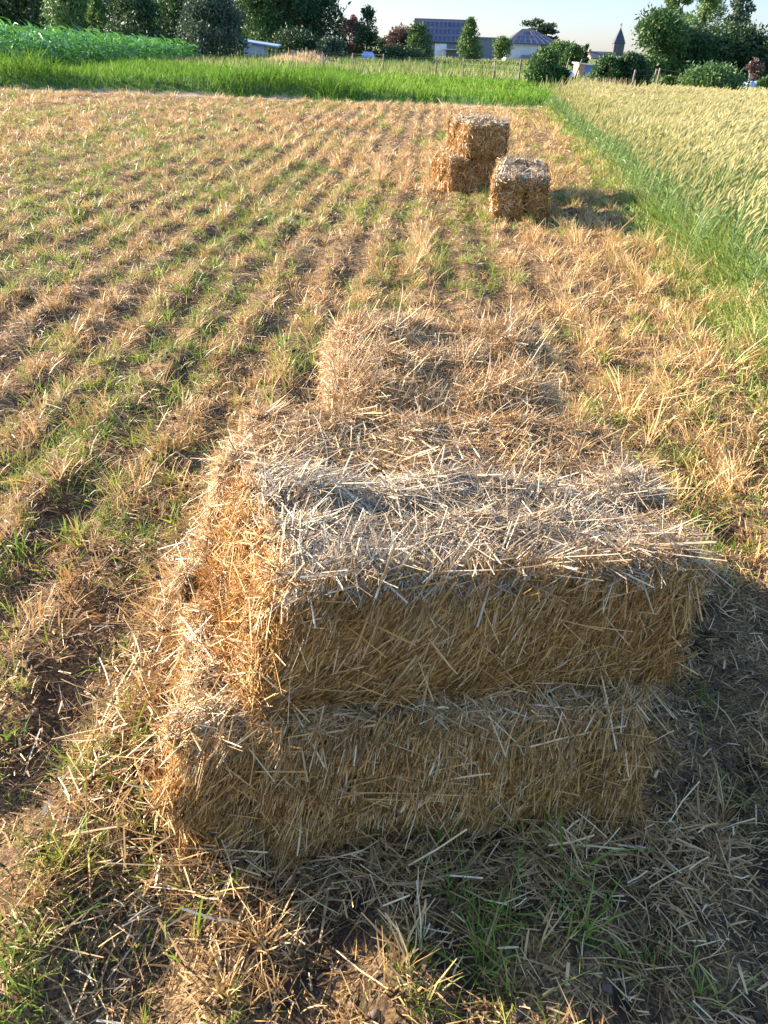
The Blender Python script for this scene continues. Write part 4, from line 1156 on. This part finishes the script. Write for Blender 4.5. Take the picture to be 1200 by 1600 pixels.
fence('wire fence on thin wooden posts crossing the meadow before the barn', [gp(505, 110), gp(551, 112), gp(599, 116), gp(640, 117), gp(681, 119), gp(723, 121), gp(771, 126), gp(810, 132)], [1.0, 1.0, 1.05, 0.95, 1.05, 1.0, 1.05, 1.1])
fence('wire fence on short posts behind the wheat near the right-hand bushes', [gp(985, 142), gp(1019, 142), gp(1024, 143), gp(1062, 145), gp(1100, 147), (17.0, 43.0)], [0.9, 0.95, 1.0, 0.9, 0.9, 0.9], 0.045)
for px, lean, lab in ((881, 0.12, 'pale leaning stake left of the small whitish heap'), (897, 0.22, 'pale leaning stake just left of the blue-doored hut')):
    q = at(px, 116, 52); s = Solid(); s.tube([(0, 0, -0.1), (lean, 0, 0.7), (lean * 1.6, 0, 1.15)], [0.05, 0.045, 0.035], 8)
    o = s.build('wooden_stake', M_WOOD, None, True); o.location = (q[0], 52, 0.0); tag(o, lab, 'stake')

# ------------------------------------------------------------------ light, sky, camera
AZ, EL = math.radians(66), math.radians(21)     # the sun: 66 degrees left of straight ahead, low
w = bpy.data.worlds.new('World'); scene.world = w; w.use_nodes = True
nt = w.node_tree; bg = nt.nodes['Background']
sky = nt.nodes.new('ShaderNodeTexSky'); sky.sky_type = 'NISHITA'; sky.sun_disc = False
sky.sun_elevation = EL; sky.sun_rotation = -AZ; sky.altitude = 50; sky.air_density = 1.0; sky.dust_density = 0.3; sky.ozone_density = 3.0
# sky dimmed and blued near the horizon against clipping; dome above fills the shade
geo = nt.nodes.new('ShaderNodeTexCoord'); sep = nt.nodes.new('ShaderNodeSeparateXYZ'); nt.links.new(geo.outputs['Generated'], sep.inputs['Vector'])
band = ramp_node(nt, [(0.06, (0.325, 0.343, 0.455)), (0.30, (0.98, 0.95, 0.97))]); nt.links.new(sep.outputs['Z'], band.inputs['Fac'])
tint = nt.nodes.new('ShaderNodeVectorMath'); tint.operation = 'MULTIPLY'
nt.links.new(sky.outputs['Color'], tint.inputs[0]); nt.links.new(band.outputs['Color'], tint.inputs[1]); nt.links.new(tint.outputs['Vector'], bg.inputs['Color'])
bg.inputs['Strength'].default_value = 0.118
sd = bpy.data.lights.new('sun', 'SUN'); sd.energy = 5.0; sd.angle = math.radians(0.53); sd.color = (1.0, 0.86, 0.68)
so = bpy.data.objects.new('sun', sd); COL.objects.link(so)
v = np.array([-math.sin(AZ) * math.cos(EL), math.cos(AZ) * math.cos(EL), math.sin(EL)])
from mathutils import Vector, Matrix
so.rotation_euler = Vector(v).to_track_quat('Z', 'Y').to_euler()

cd = bpy.data.cameras.new('camera'); cam = bpy.data.objects.new('camera', cd); COL.objects.link(cam)
cd.sensor_fit = 'VERTICAL'; cd.sensor_height = 36.0; cd.lens = 36.0 * FPX / 1600.0
cd.clip_start = 0.05; cd.clip_end = 6000
M = Matrix(((_r[0], _u[0], -_f[0], 0), (_r[1], _u[1], -_f[1], 0), (_r[2], _u[2], -_f[2], CAM_H), (0, 0, 0, 1)))
cam.matrix_world = M
scene.camera = cam
vs_ = scene.view_settings
vs_.view_transform = 'Standard'; vs_.look = 'None'; vs_.exposure = 2.28; vs_.gamma = 1.0; vs_.use_curve_mapping = False
scene.cycles.max_bounces = 6; scene.cycles.diffuse_bounces = 3; scene.cycles.transmission_bounces = 3; scene.cycles.transparent_max_bounces = 6
